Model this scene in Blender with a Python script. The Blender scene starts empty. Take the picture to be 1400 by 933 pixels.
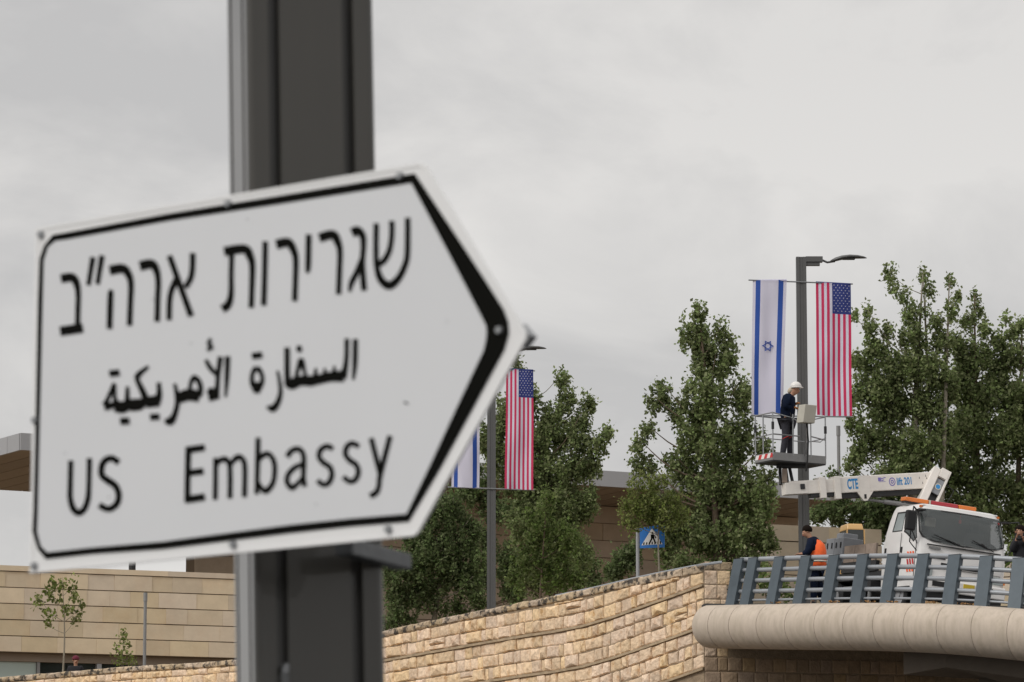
import bpy, bmesh, math, random
from mathutils import Vector, Matrix
random.seed(7)
R = math.radians
C = bpy.context.scene.collection
SC = bpy.context.scene

# ------------------------------------------------------------------ camera
F = 5250.0                      # focal length in photo pixels (1400 px wide, 36 mm sensor)
PIT = math.atan(800.0 / F)
CZ = 1.6
HY = 466.5 + 800.0
cam_d = bpy.data.cameras.new('camera')
cam = bpy.data.objects.new('camera', cam_d); C.objects.link(cam)
cam.location = (0, 0, CZ); cam.rotation_euler = (R(90) + PIT, 0, 0)
cam_d.sensor_width = 36; cam_d.lens = 36 * F / 1400; cam_d.clip_start = .1; cam_d.clip_end = 6000
cam_d.dof.use_dof = True; cam_d.dof.focus_distance = 94; cam_d.dof.aperture_fstop = 12
SC.camera = cam
SC.render.resolution_x = 1024; SC.render.resolution_y = 682
SC.view_settings.view_transform = 'Standard'; SC.view_settings.look = 'None'
SC.view_settings.exposure = 0; SC.view_settings.gamma = 1
SC.cycles.max_bounces = 6; SC.cycles.transparent_max_bounces = 12

# ------------------------------------------------------------------ world: overcast sky
SUN_EL, SUN_AZ = R(40), R(-50)          # sun behind the clouds, behind and left of the camera
w = bpy.data.worlds.new('World'); SC.world = w; w.use_nodes = True
nt = w.node_tree; nt.nodes.clear()
def N(t, nt=nt, **k):
    n = nt.nodes.new(t)
    for a, b in k.items(): setattr(n, a, b)
    return n
def LK(a, b, nt=nt): nt.links.new(a, b)
out = N('ShaderNodeOutputWorld'); bg = N('ShaderNodeBackground'); bg.inputs[1].default_value = .1
sky = N('ShaderNodeTexSky', sky_type='NISHITA', sun_disc=False); sky.sun_elevation = SUN_EL; sky.sun_rotation = R(230)
tc = N('ShaderNodeTexCoord'); mp = N('ShaderNodeMapping'); mp.inputs['Scale'].default_value = (1, 1, 1.9)
mp.inputs['Rotation'].default_value = (0, R(-14), 0); mp.inputs['Location'].default_value = (-2.1045, 2.0684, -1.2311)
LK(tc.outputs['Generated'], mp.inputs[0])
n1 = N('ShaderNodeTexNoise'); n1.inputs['Scale'].default_value = 9; n1.inputs['Detail'].default_value = 7; n1.inputs['Roughness'].default_value = .55; n1.inputs['Distortion'].default_value = .5
n2 = N('ShaderNodeTexNoise'); n2.inputs['Scale'].default_value = 2.6; n2.inputs['Detail'].default_value = 2
LK(mp.outputs[0], n1.inputs[0]); LK(mp.outputs[0], n2.inputs[0])
ad = N('ShaderNodeMath', operation='ADD'); LK(n1.outputs[0], ad.inputs[0]); LK(n2.outputs[0], ad.inputs[1])
rmp = N('ShaderNodeMapRange'); rmp.inputs[1].default_value = .84; rmp.inputs[2].default_value = 1.17
LK(ad.outputs[0], rmp.inputs[0])
mx = N('ShaderNodeMix', data_type='RGBA'); LK(rmp.outputs[0], mx.inputs[0])
mx.inputs[6].default_value = (5.55, 5.47, 5.42, 1); mx.inputs[7].default_value = (7.9, 7.7, 7.45, 1)
# the overcast dome grows brighter towards the zenith, as overcast skies do
sx = N('ShaderNodeSeparateXYZ'); LK(tc.outputs['Generated'], sx.inputs[0])
hz = N('ShaderNodeMapRange'); hz.inputs[1].default_value = .02; hz.inputs[2].default_value = .22; hz.inputs[3].default_value = .34; hz.inputs[4].default_value = -.22
LK(sx.outputs[2], hz.inputs[0]); a2 = N('ShaderNodeMath', operation='ADD'); a2.use_clamp = True; LK(rmp.outputs[0], a2.inputs[0]); LK(hz.outputs[0], a2.inputs[1]); LK(a2.outputs[0], mx.inputs[0])
zr = N('ShaderNodeMapRange'); zr.inputs[1].default_value = .25; zr.inputs[2].default_value = 1; zr.inputs[3].default_value = 1; zr.inputs[4].default_value = 1.7
LK(sx.outputs[2], zr.inputs[0])
vm = N('ShaderNodeVectorMath', operation='SCALE'); LK(mx.outputs[2], vm.inputs[0]); LK(zr.outputs[0], vm.inputs['Scale'])
m2 = N('ShaderNodeMix', data_type='RGBA'); m2.inputs[0].default_value = .04
LK(vm.outputs[0], m2.inputs[6]); LK(sky.outputs[0], m2.inputs[7])
LK(m2.outputs[2], bg.inputs[0]); LK(bg.outputs[0], out.inputs[0])
sd = bpy.data.lights.new('sun', 'SUN'); sd.energy = 1.5; sd.angle = R(24); sd.color = (1, .97, .92)
sun = bpy.data.objects.new('sun', sd); C.objects.link(sun)
sdir = Vector((math.sin(SUN_AZ) * math.cos(SUN_EL), -math.cos(SUN_AZ) * math.cos(SUN_EL), math.sin(SUN_EL)))
sun.rotation_euler = sdir.to_track_quat('Z', 'Y').to_euler()

# ------------------------------------------------------------------ helpers
cp, sp_ = math.cos(PIT), math.sin(PIT)
def ray(px, py):
    a = (px - 700) / F; b = (466.5 - py) / F
    return Vector((a, cp - b * sp_, sp_ + b * cp))
def at(px, py, Y):
    d = ray(px, py); return Vector((0, 0, CZ)) + d * (Y / d.y)
def onplane(px, py, P, n):
    o = Vector((0, 0, CZ)); d = ray(px, py)
    return o + d * ((P - o).dot(n) / d.dot(n))

def mat(name, col, rough=.7, metal=0., var=0., scale=5., bump=0., bscale=None, rand=0., hue=0., spec=.5, island=0., col2=None, c2=(.5, .7), c2s=2., streak=None, alpha=1., trans=0., coat=0.):
    m = bpy.data.materials.new(name); m.use_nodes = True
    t = m.node_tree; p = t.nodes['Principled BSDF']
    p.inputs['Roughness'].default_value = rough; p.inputs['Metallic'].default_value = metal
    p.inputs['Specular IOR Level'].default_value = spec
    p.inputs['Alpha'].default_value = alpha; p.inputs['Coat Weight'].default_value = coat
    base = (*col, 1)
    p.inputs['Base Color'].default_value = base
    src = None
    g = t.nodes.new('ShaderNodeNewGeometry'); oc = t.nodes.new('ShaderNodeTexCoord')
    vec = g.outputs['Position']
    if streak:
        mm = t.nodes.new('ShaderNodeMapping'); mm.inputs['Scale'].default_value = streak; t.links.new(vec, mm.inputs[0]); vecs = mm.outputs[0]
    else: vecs = vec
    rgb = t.nodes.new('ShaderNodeRGB'); rgb.outputs[0].default_value = base; cur = rgb.outputs[0]
    if col2:
        n = t.nodes.new('ShaderNodeTexNoise'); n.inputs['Scale'].default_value = c2s; n.inputs['Detail'].default_value = 6; n.inputs['Roughness'].default_value = .65
        t.links.new(vecs, n.inputs[0])
        r = t.nodes.new('ShaderNodeMapRange'); r.inputs[1].default_value = c2[0]; r.inputs[2].default_value = c2[1]; t.links.new(n.outputs[0], r.inputs[0])
        x = t.nodes.new('ShaderNodeMix'); x.data_type = 'RGBA'; t.links.new(r.outputs[0], x.inputs[0]); t.links.new(cur, x.inputs[6]); x.inputs[7].default_value = (*col2, 1)
        cur = x.outputs[2]
    if var or rand or hue or island:
        hs = t.nodes.new('ShaderNodeHueSaturation'); t.links.new(cur, hs.inputs['Color'])
        terms = []
        if var:
            n = t.nodes.new('ShaderNodeTexNoise'); n.inputs['Scale'].default_value = scale; n.inputs['Detail'].default_value = 6; n.inputs['Roughness'].default_value = .6
            t.links.new(vecs, n.inputs[0])
            r = t.nodes.new('ShaderNodeMapRange'); r.inputs[1].default_value = .25; r.inputs[2].default_value = .75; r.inputs[3].default_value = 1 - var; r.inputs[4].default_value = 1 + var
            t.links.new(n.outputs[0], r.inputs[0]); terms.append(r.outputs[0])
        oi = t.nodes.new('ShaderNodeObjectInfo')
        if rand:
            r = t.nodes.new('ShaderNodeMapRange'); r.inputs[3].default_value = 1 - rand; r.inputs[4].default_value = 1 + rand
            t.links.new(oi.outputs['Random'], r.inputs[0]); terms.append(r.outputs[0])
        if island:
            r = t.nodes.new('ShaderNodeMapRange'); r.inputs[3].default_value = 1 - island; r.inputs[4].default_value = 1 + island
            t.links.new(g.outputs['Random Per Island'], r.inputs[0]); terms.append(r.outputs[0])
        v = None
        for q in terms:
            if v is None: v = q
            else:
                mu = t.nodes.new('ShaderNodeMath'); mu.operation = 'MULTIPLY'; t.links.new(v, mu.inputs[0]); t.links.new(q, mu.inputs[1]); v = mu.outputs[0]
        if v: t.links.new(v, hs.inputs['Value'])
        if hue:
            wn = t.nodes.new('ShaderNodeTexWhiteNoise'); wn.noise_dimensions = '1D'
            t.links.new(g.outputs['Random Per Island'] if island else oi.outputs['Random'], wn.inputs['W'])
            r = t.nodes.new('ShaderNodeMapRange'); r.inputs[3].default_value = .5 - hue; r.inputs[4].default_value = .5 + hue
            t.links.new(wn.outputs[0], r.inputs[0]); t.links.new(r.outputs[0], hs.inputs['Hue'])
            r = t.nodes.new('ShaderNodeMapRange'); r.inputs[3].default_value = .85; r.inputs[4].default_value = 1.15
            t.links.new(wn.outputs[0], r.inputs[0]); t.links.new(r.outputs[0], hs.inputs['Saturation'])
        cur = hs.outputs[0]
    t.links.new(cur, p.inputs['Base Color'])
    if bump:
        n = t.nodes.new('ShaderNodeTexNoise'); n.inputs['Scale'].default_value = bscale or scale * 3; n.inputs['Detail'].default_value = 5
        t.links.new(vecs, n.inputs[0])
        b = t.nodes.new('ShaderNodeBump'); b.inputs['Strength'].default_value = bump; b.inputs['Distance'].default_value = .03
        t.links.new(n.outputs[0], b.inputs['Height']); t.links.new(b.outputs[0], p.inputs['Normal'])
    if trans:
        tl = t.nodes.new('ShaderNodeBsdfTranslucent'); t.links.new(cur, tl.inputs[0])
        ms = t.nodes.new('ShaderNodeMixShader'); ms.inputs[0].default_value = trans
        o = t.nodes['Material Output']
        t.links.new(p.outputs[0], ms.inputs[1]); t.links.new(tl.outputs[0], ms.inputs[2]); t.links.new(ms.outputs[0], o.inputs[0])
    return m

WM = {}
def wm(o): return WM.get(o.name, Matrix.Identity(4)) if o else Matrix.Identity(4)
def props(o, label=None, cat=None, group=None, kind=None):
    if label: o['label'] = label
    if cat: o['category'] = cat
    if group: o['group'] = group
    if kind: o['kind'] = kind
    return o
def thing(name, loc, label, cat, group=None, M=None):
    o = bpy.data.objects.new(name, None); C.objects.link(o); o.empty_display_size = .2
    mm = M if M is not None else Matrix.Translation(Vector(loc))
    o.matrix_world = mm; WM[o.name] = mm.copy()
    return props(o, label, cat, group)
class MB:
    """collects faces given in world coordinates (or local when local=True)"""
    def __init__(s): s.v = []; s.f = []; s.mi = []
    def add(s, vs, fs, mi=0):
        b = len(s.v); s.v += [Vector(p) for p in vs]
        for f in fs: s.f.append([b + i for i in f]); s.mi.append(mi)
        return s
    def poly(s, pts, mi=0): return s.add(pts, [list(range(len(pts)))], mi)
    def box(s, a, b, M=None, mi=0):
        x0, y0, z0 = a; x1, y1, z1 = b
        vs = [Vector((x, y, z)) for z in (z0, z1) for y in (y0, y1) for x in (x0, x1)]
        if M is not None: vs = [M @ p for p in vs]
        return s.add(vs, [(0, 2, 3, 1), (4, 5, 7, 6), (0, 1, 5, 4), (2, 6, 7, 3), (0, 4, 6, 2), (1, 3, 7, 5)], mi)
    def hexa(s, bot, top, mi=0):
        n = len(bot)
        s.add(list(bot) + list(top), [list(range(n))[::-1], list(range(n, 2 * n))] + [(i, (i + 1) % n, n + (i + 1) % n, n + i) for i in range(n)], mi)
        return s
    def prism(s, pts, vec, mi=0):
        return s.hexa(pts, [Vector(p) + Vector(vec) for p in pts], mi)
    def tube(s, pts, rad, n=8, cap=True, mi=0):
        pts = [Vector(p) for p in pts]; k = len(pts)
        rads = rad if isinstance(rad, (list, tuple)) else [rad] * k
        ref = None; rings = []
        for i in range(k):
            d = (pts[min(i + 1, k - 1)] - pts[max(i - 1, 0)]).normalized()
            if ref is None: ref = d.orthogonal().normalized()
            ref = (ref - d * ref.dot(d)).normalized(); u = d.cross(ref)
            rings.append([pts[i] + (ref * math.cos(2 * math.pi * j / n) + u * math.sin(2 * math.pi * j / n)) * rads[i] for j in range(n)])
        vs = [p for r in rings for p in r]
        fs = [(i * n + j, i * n + (j + 1) % n, (i + 1) * n + (j + 1) % n, (i + 1) * n + j) for i in range(k - 1) for j in range(n)]
        if cap: fs += [list(range(n))[::-1], [(k - 1) * n + j for j in range(n)]]
        return s.add(vs, fs, mi)
    def build(s, name, m, parent=None, kind=None, label=None, smooth=False, bevel=0, local=False):
        M = Matrix.Identity(4) if local else wm(parent).inverted()
        me = bpy.data.meshes.new(name); me.from_pydata([tuple(M @ v) for v in s.v], [], s.f)
        for x in (m if isinstance(m, (list, tuple)) else [m]): me.materials.append(x)
        me.polygons.foreach_set('material_index', s.mi)
        bm = bmesh.new(); bm.from_mesh(me); bmesh.ops.recalc_face_normals(bm, faces=bm.faces); bm.to_mesh(me); bm.free()
        if smooth: me.polygons.foreach_set('use_smooth', [True] * len(me.polygons))
        o = bpy.data.objects.new(name, me); C.objects.link(o)
        if parent: o.parent = parent
        WM[o.name] = wm(parent).copy()
        if kind: o['kind'] = kind
        if label: o['label'] = label
        if bevel:
            b = o.modifiers.new('b', 'BEVEL'); b.width = bevel; b.segments = 2; b.limit_method = 'ANGLE'
        return o
def copy_tree(o, parent=None):
    c = o.copy(); C.objects.link(c)
    if parent: c.parent = parent
    WM[c.name] = wm(o)
    for ch in [x for x in bpy.data.objects if x.parent == o]: copy_tree(ch, c)
    return c
def interp(xs, ys, x):
    if x <= xs[0]: return ys[0] + (ys[1] - ys[0]) / (xs[1] - xs[0]) * (x - xs[0])
    if x >= xs[-1]: return ys[-1] + (ys[-1] - ys[-2]) / (xs[-1] - xs[-2]) * (x - xs[-1])
    for i in range(len(xs) - 1):
        if x <= xs[i + 1]: break
    n = len(xs)
    def sl(j):
        if j == 0: return (ys[1] - ys[0]) / (xs[1] - xs[0])
        if j == n - 1: return (ys[-1] - ys[-2]) / (xs[-1] - xs[-2])
        return (ys[j + 1] - ys[j - 1]) / (xs[j + 1] - xs[j - 1])
    h = xs[i + 1] - xs[i]; t = (x - xs[i]) / h
    return (2 * t**3 - 3 * t * t + 1) * ys[i] + (t**3 - 2 * t * t + t) * h * sl(i) + (-2 * t**3 + 3 * t * t) * ys[i + 1] + (t**3 - t * t) * h * sl(i + 1)
def spline(pts, seg=6):
    """Catmull-Rom through tuples of any length"""
    if len(pts) < 3: return pts
    o = []; n = len(pts)
    for i in range(n - 1):
        p0, p1, p2, p3 = pts[max(i - 1, 0)], pts[i], pts[i + 1], pts[min(i + 2, n - 1)]
        for k in range(seg):
            t = k / seg
            o.append(tuple(.5 * ((2 * b) + (-a + c) * t + (2 * a - 5 * b + 4 * c - d) * t * t + (-a + 3 * b - 3 * c + d) * t**3) for a, b, c, d in zip(p0, p1, p2, p3)))
    o.append(tuple(pts[-1])); return o
def ribbon(pts):
    """2D stroke -> left and right outlines"""
    L, Rr = [], []
    for i, (x, y, w_) in enumerate(pts):
        a = pts[max(i - 1, 0)]; b = pts[min(i + 1, len(pts) - 1)]
        dx, dy = b[0] - a[0], b[1] - a[1]; l = math.hypot(dx, dy) or 1
        nx, ny = -dy / l * w_ / 2, dx / l * w_ / 2
        L.append((x + nx, y + ny)); Rr.append((x - nx, y - ny))
    return L, Rr

# ------------------------------------------------------------------ materials
M_ = dict(
    sign_white=mat('sign_white_paint', (.78, .78, .78), .45, var=.03, scale=3),
    sign_face=mat('sign_reflective_sheet', (.655, .665, .685), .5, var=.02, scale=2),
    print_black=mat('black_print', (.004, .004, .003), .8, spec=.08),
    pole_metal=mat('painted_aluminium', (.036, .033, .027), .32, .0, coat=.45, var=.06, scale=9, streak=(4, 4, .3)),
    galv=mat('galvanised_steel', (.33, .34, .35), .45, .7, var=.15, scale=40),
    stone=mat('rough_limestone', (.78, .59, .405), .92, var=.3, scale=9, bump=1.0, bscale=13, rand=.14, hue=.006, col2=(.54, .33, .17), c2=(.53, .72), c2s=4.2),
    coping=mat('weathered_limestone', (.50, .39, .27), .95, var=.3, scale=8, bump=.8, bscale=16, rand=.15, hue=.006, col2=(.07, .06, .05), c2=(.48, .58), c2s=4.5),
    mortar=mat('mortar', (.33, .25, .17), .95, var=.3, scale=8, bump=.5),
    ledge=mat('limestone_ledge', (.42, .32, .21), .92, var=.3, scale=5, bump=.5, rand=.08),
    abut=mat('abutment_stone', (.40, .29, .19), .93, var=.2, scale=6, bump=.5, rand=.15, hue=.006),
    conc=mat('weathered_concrete', (.53, .45, .37), .88, var=.09, scale=3, bump=.12, bscale=14, rand=.03, streak=(3, 3, .5), col2=(.41, .35, .27), c2=(.45, .8), c2s=2),
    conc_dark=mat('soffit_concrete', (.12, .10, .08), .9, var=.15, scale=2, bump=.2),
    rail_post=mat('slate_blue_paint', (.072, .094, .112), .45, .1, var=.12, scale=6, rand=.06),
    rail_tube=mat('satin_grey_tube', (.34, .36, .385), .42, .3, var=.06, scale=5),
    lamp=mat('dark_grey_lamp_paint', (.105, .105, .104), .42, .2, var=.05, scale=4),
    white=mat('truck_white_paint', (.80, .785, .77), .3, var=.05, scale=2.5, coat=.3),
    boomw=mat('boom_white_paint', (.78, .74, .69), .42, var=.10, scale=3, col2=(.45, .38, .31), c2=(.62, .9), c2s=6),
    black=mat('black_rubber', (.014, .014, .015), .65),
    dark=mat('dark_metal', (.03, .03, .032), .5, .2),
    grey=mat('grey_metal', (.25, .25, .25), .5, .3, var=.1, scale=8),
    greycab=mat('grey_cabinet_paint', (.24, .25, .27), .5, var=.08, scale=5),
    plank=mat('rusty_dropside', (.30, .235, .19), .85, var=.25, scale=6),
    glass=mat('cab_glass', (.10, .115, .115), .04, spec=.9, alpha=.6),
    glassl=mat('pale_glass', (.32, .36, .36), .12, spec=.6),
    winglass=mat('building_glass', (.025, .03, .03), .08, spec=.7),
    frosted=mat('greenish_frosted_glass', (.42, .50, .47), .3, var=.04, scale=1),
    orange=mat('amber_lens', (.75, .2, .03), .3, coat=.4),
    redl=mat('red_lens', (.42, .03, .045), .3, coat=.4),
    hiviz=mat('hi_vis_orange', (.95, .14, .025), .7, var=.12, scale=12),
    refl=mat('reflective_tape', (.55, .53, .45), .4),
    navy=mat('navy_workwear', (.008, .013, .03), .9, spec=.1, var=.2, scale=12, bump=.4),
    charcoal=mat('charcoal_trousers', (.035, .035, .045), .9, var=.2, scale=12, bump=.4),
    blackc=mat('black_cloth', (.01, .01, .013), .9),
    skin=mat('skin', (.42, .22, .14), .55, var=.05),
    hair=mat('dark_hair', (.012, .008, .006), .9, spec=.1),
    glove=mat('orange_glove', (.5, .2, .05), .8),
    helmet=mat('white_helmet', (.75, .73, .7), .35),
    tan=mat('tan_cloth', (.5, .42, .32), .9),
    beige=mat('beige_box', (.42, .4, .34), .55, var=.06),
    redp=mat('red_paint', (.55, .03, .03), .5),
    fl_white=mat('flag_white', (.76, .74, .87), .8, trans=.4),
    fl_blue=mat('flag_blue', (.035, .10, .42), .8, trans=.35),
    fl_red=mat('flag_red', (.64, .04, .125), .8, trans=.35),
    fl_navy=mat('flag_navy', (.035, .05, .22), .8, trans=.3),
    logo_blue=mat('blue_vinyl', (.03, .24, .55), .5),
    logo_violet=mat('violet_vinyl', (.2, .17, .5), .5),
    signblue=mat('traffic_sign_blue', (.015, .17, .55), .4),
    yellow=mat('yellow_vehicle_paint', (.68, .42, .17), .35),
    plate=mat('yellow_number_plate', (.62, .45, .03), .5),
    bark=mat('bark', (.17, .125, .09), .95, var=.3, scale=9, bump=.6),
    barkl=mat('pale_bark', (.26, .23, .18), .95, var=.3, scale=9, bump=.6),
    panel=mat('tan_stone_panel', (.64, .53, .385), .85, var=.09, scale=1.6, bump=.15, bscale=9, rand=.10, hue=.004, col2=(.62, .48, .33), c2=(.5, .8), c2s=.9),
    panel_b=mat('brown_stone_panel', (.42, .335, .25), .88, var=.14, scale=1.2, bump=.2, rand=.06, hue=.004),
    joint=mat('panel_joint', (.17, .13, .09), .95),
    fascia=mat('pale_zinc_fascia', (.36, .365, .38), .5, .2, var=.04, scale=1, rand=.04),
    fascia2=mat('roof_core', (.2, .19, .18), .8),
    soffit=mat('brown_soffit_board', (.28, .225, .175), .8, var=.08, scale=2, rand=.07),
    soil=mat('dry_soil', (.22, .16, .10), .95, var=.3, scale=.6, bump=.5, bscale=3),
    asphalt=mat('asphalt', (.05, .05, .05), .9, var=.2, scale=2, bump=.3, bscale=20),
    maroon=mat('maroon_cap', (.13, .01, .03), .8),
    lime=mat('lime_strap', (.5, .7, .05), .6),
)
def leafmat(name, col, isl=.5, tr=.45): return mat(name, col, .75, island=isl, hue=.02, var=.3, scale=.9, spec=.12, trans=tr)
M_['bracket'] = mat('dark_steel_bracket', (.10, .105, .11), .5, .5, var=.3, scale=30)
M_['dry'] = mat('dry_leaf', (.30, .17, .07), .9, island=.4)
LEAF = dict(
    poplar=leafmat('poplar_leaves', (.225, .27, .12)),
    dark=leafmat('dark_leaves', (.16, .205, .09)),
    light=leafmat('light_green_leaves', (.22, .255, .085)),
    mid=leafmat('mid_green_leaves', (.185, .24, .085)),
)
# ------------------------------------------------------------------ terrain
def sheet(name, pts, m, kind='structure', label=None):
    b = MB(); b.poly(pts); return b.build(name, m, None, kind, label)
sheet('ground', [(-3000, -500, 0), (3000, -500, 0), (3000, 4000, 0), (-3000, 4000, 0)], M_['soil'])
sheet('road', [(-90, -30, .012), (90, -30, .012), (90, 91, .012), (-90, 91, .012)], M_['asphalt'])  # unseen; widened so dark asphalt cuts the bounce light under the bridge

# bridge deck plane
P0 = Vector((5.14, 93, 9.36)); GX, GY = -.08, .02
def deckz(x, y): return P0.z + GX * (x - P0.x) + GY * (y - P0.y)
# retaining wall curve: photo knots turned into plan positions and heights
WX = [-60, 0, 180, 320, 430, 530, 700, 800, 880, 963]
WY = [127.5, 126, 122, 117, 111, 105.4, 100, 97.2, 95.5, 94.2]
WT = [931, 926, 911, 902, 886, 861, 826, 806, 788, 771]
WB = [962, 958, 945, 935, 922, 903, 873, 856, 830, 800]
def wy(x): return interp(WX, WY, x)
def wpt(x, y): return at(x, y, wy(x))
def wtop(x): return wpt(x, interp(WX, WT, x)).z
def wband(x): return wpt(x, interp(WX, WB, x)).z
def wxy(x):
    p = wpt(x, 850); return Vector((p.x, p.y, 0))
def wn(x):
    d = wxy(x + 4) - wxy(x - 4); n = Vector((d.y, -d.x, 0)).normalized()
    return n          # towards the camera side
# upper ground behind the wall, and the sheet behind the bridge
b = MB(); xs = list(range(-60, 964, 24)) + [963]
rows = []
for x in xs:
    p = wxy(x) - wn(x) * .25; z = wtop(x) - 1.1
    rows.append([Vector((p.x, p.y, z)), Vector((p.x, p.y + 30, z + .4)), Vector((p.x - 20, p.y + 110, z + .6))])
vs = [q for r in rows for q in r]
b.add(vs, [(i * 3 + j, (i + 1) * 3 + j, (i + 1) * 3 + j + 1, i * 3 + j + 1) for i in range(len(rows) - 1) for j in (0, 1)])
b.build('upper_ground', M_['soil'], None, 'structure')

# ------------------------------------------------------------------ retaining wall
def block(P00, P10, P11, P01, n, proud, jit, gap, rnd=random):
    """rough faced stone: corner points on the wall face, outward normal n"""
    mb = MB()
    def bil(u, v): return (P00 * (1 - u) + P10 * u) * (1 - v) + (P01 * (1 - u) + P11 * u) * v
    wl = (P10 - P00).length or .01; hl = (P01 - P00).length or .01
    gu, gv = gap / wl, gap * 1.7 / hl
    us = [gu + (1 - 2 * gu) * t for t in (0, .5, 1)]; vs_ = [gv + (1 - 2 * gv) * t for t in (0, .5, 1)]
    ring = [(0, 0), (1, 0), (2, 0), (2, 1), (2, 2), (1, 2), (0, 2), (0, 1)]
    base = []; mid = []; top = []
    for (i, j) in ring:
        u = us[i] + rnd.uniform(-1, 1) * jit / wl; v = vs_[j] + rnd.uniform(-1, 1) * jit / hl
        q = bil(u, v); c = bil(.5, .5)
        base.append(q - n * .03); mid.append(q + n * proud * .45)
        inn = min(.028, hl * .15); d = (c - q)
        top.append(q + Vector((d.x * min(1, inn / wl * 2), d.y * min(1, inn / wl * 2), d.z * min(1, inn / hl * 2))) + n * proud * rnd.uniform(.8, 1.15))
    cen = bil(.5 + rnd.uniform(-.2, .2), .5 + rnd.uniform(-.2, .2)) + n * proud * rnd.uniform(1.0, 1.7)
    k = 8
    mb.add(base + mid + top + [cen],
           [(i, (i + 1) % k, k + (i + 1) % k, k + i) for i in range(k)] +
           [(k + i, k + (i + 1) % k, 2 * k + (i + 1) % k, 2 * k + i) for i in range(k)] +
           [(2 * k + i, 2 * k + (i + 1) % k, 3 * k) for i in range(k)])
    return mb
wall = thing('retaining_wall', wxy(700), 'long curved retaining wall of rough cream limestone courses with dark stained coping', 'wall')
HS, BT = .318, .07; PER = 3 * HS + BT
def zrow(x, k):
    """upper edge of course k (k = 0 is the first course under the first ledge; negative above it)"""
    if k <= 0: return wband(x) + BT * .5 - k * HS + (0 if k < 0 else -BT)
    g, r = divmod(k, 3)
    return wband(x) - BT * .5 - g * PER - r * HS
def wp(x, z, off=0.):
    p = wxy(x) + wn(x) * off; return Vector((p.x, p.y, z))
COP = .2
rr = random.Random(3)
# coping stones
x = -20.
while x < 963:
    wd = rr.uniform(13, 27) * (105 / wy(x)); x2 = min(x + wd, 963)
    if x2 > 950: x2 = 963
    if not (340 < x and x2 < 515):
        h1 = COP * (1.0 if x < 850 else 1.15)
        bl = block(wp(x, wtop(x) - h1), wp(x2, wtop(x2) - h1), wp(x2, wtop(x2)), wp(x, wtop(x)), wn(x), .06, .012, .006, rr)
        # top face so that the coping is solid
        n_ = wn(x)
        bl.hexa([wp(x, wtop(x) - h1, .0), wp(x2, wtop(x2) - h1, .0), wp(x2, wtop(x2) - h1, -.38), wp(x, wtop(x) - h1, -.38)],
                [wp(x, wtop(x) - .015, .0), wp(x2, wtop(x2) - .015, .0), wp(x2, wtop(x2) - .015, -.38), wp(x, wtop(x) - .015, -.38)])
        bl.build('coping_stone', M_['coping'], wall)
    x = x2
# courses
STONES = []
for k in range(-4, 6):
    x = -20. - rr.uniform(0, 12)
    while x < 963:
        wd = rr.choice((6, 8, 9, 11, 13, 16, 20)) * rr.uniform(.85, 1.15) * (105 / wy(x)); x2 = min(x + wd, 963)
        if 963 - x2 < 8: x2 = 963
        if not (340 < x and x2 < 515):
            def top_(q):
                t = zrow(q, k) if k != 0 else wband(q) - BT * .5
                return min(t, wtop(q) - COP)
            def bot_(q):
                return zrow(q, k + 1) if k != -1 else wband(q) + BT * .5
            if k < 0:
                bot_ = lambda q: wband(q) + BT * .5 + (-k - 1) * HS
                top_ = lambda q: min(wband(q) + BT * .5 - k * HS, wtop(q) - COP)
            else:
                g, r_ = divmod(k, 3)
                top_ = lambda q: wband(q) - BT * .5 - g * PER - r_ * HS
                bot_ = lambda q: wband(q) - BT * .5 - g * PER - (r_ + 1) * HS
            hh = min(top_(x) - bot_(x), top_(x2) - bot_(x2))
            ymax = HY - (top_(x) - CZ) / wy(x) * F
            if hh > .05 and ymax < 950:
                # some courses hold two thin stones one above the other
                parts = [(0, 1)]
                if rr.random() < .12 and hh > .25 and wd > 16: parts = [(0, .48), (.48, 1)]
                for a, c in parts:
                    z = lambda q, t: bot_(q) * (1 - t) + top_(q) * t
                    STONES.append(((x2 - x) * (c - a) * hh / wy(x), block(wp(x, z(x, a)), wp(x2, z(x2, a)), wp(x2, z(x2, c)), wp(x, z(x, c)), wn((x + x2) / 2), rr.choice((.03, .04, .055, .075)), .018 if len(parts) == 1 else .009, .008, rr)))
        x = x2
STONES.sort(key=lambda q: -q[0]); rest = MB()
for i, (ar, mb) in enumerate(STONES):
    if i < 298: mb.build('stone', M_['stone'], wall)
    else: rest.add(mb.v, mb.f)
if rest.v: rest.build('small_stone', M_['stone'], wall, kind='stuff')
# ledges
for g in range(0, 3):
    for x in range(-20, 963, 41):
        if 340 < x < 480: continue
        x2 = min(x + 41, 963); bt = MB(); zz = lambda q: wband(q) - g * PER
        bt.hexa([wp(x, zz(x) - BT / 2, -.05), wp(x2, zz(x2) - BT / 2, -.05), wp(x2, zz(x2) - BT / 2, .085), wp(x, zz(x) - BT / 2, .085)],
                [wp(x, zz(x) + BT / 2, -.05), wp(x2, zz(x2) + BT / 2, -.05), wp(x2, zz(x2) + BT / 2 - .01, .085), wp(x, zz(x) + BT / 2 - .01, .085)])
        if HY - (zz(x) - CZ) / wy(x) * F < 950: bt.build('ledge', M_['ledge'], wall)
# core (mortar plane and body)
b = MB(); pr = None
xs = list(range(-20, 963, 12)) + [963]
for x in xs:
    cur = [wp(x, -.2, .01), wp(x, wtop(x) - .12, .01), wp(x, wtop(x) - .12, -.36), wp(x, -.2, -.36)]
    if pr: b.add(pr + cur, [(0, 4, 5, 1), (1, 5, 6, 2), (2, 6, 7, 3)])
    pr = cur
b.build('wall_core', M_['mortar'], wall)
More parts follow.
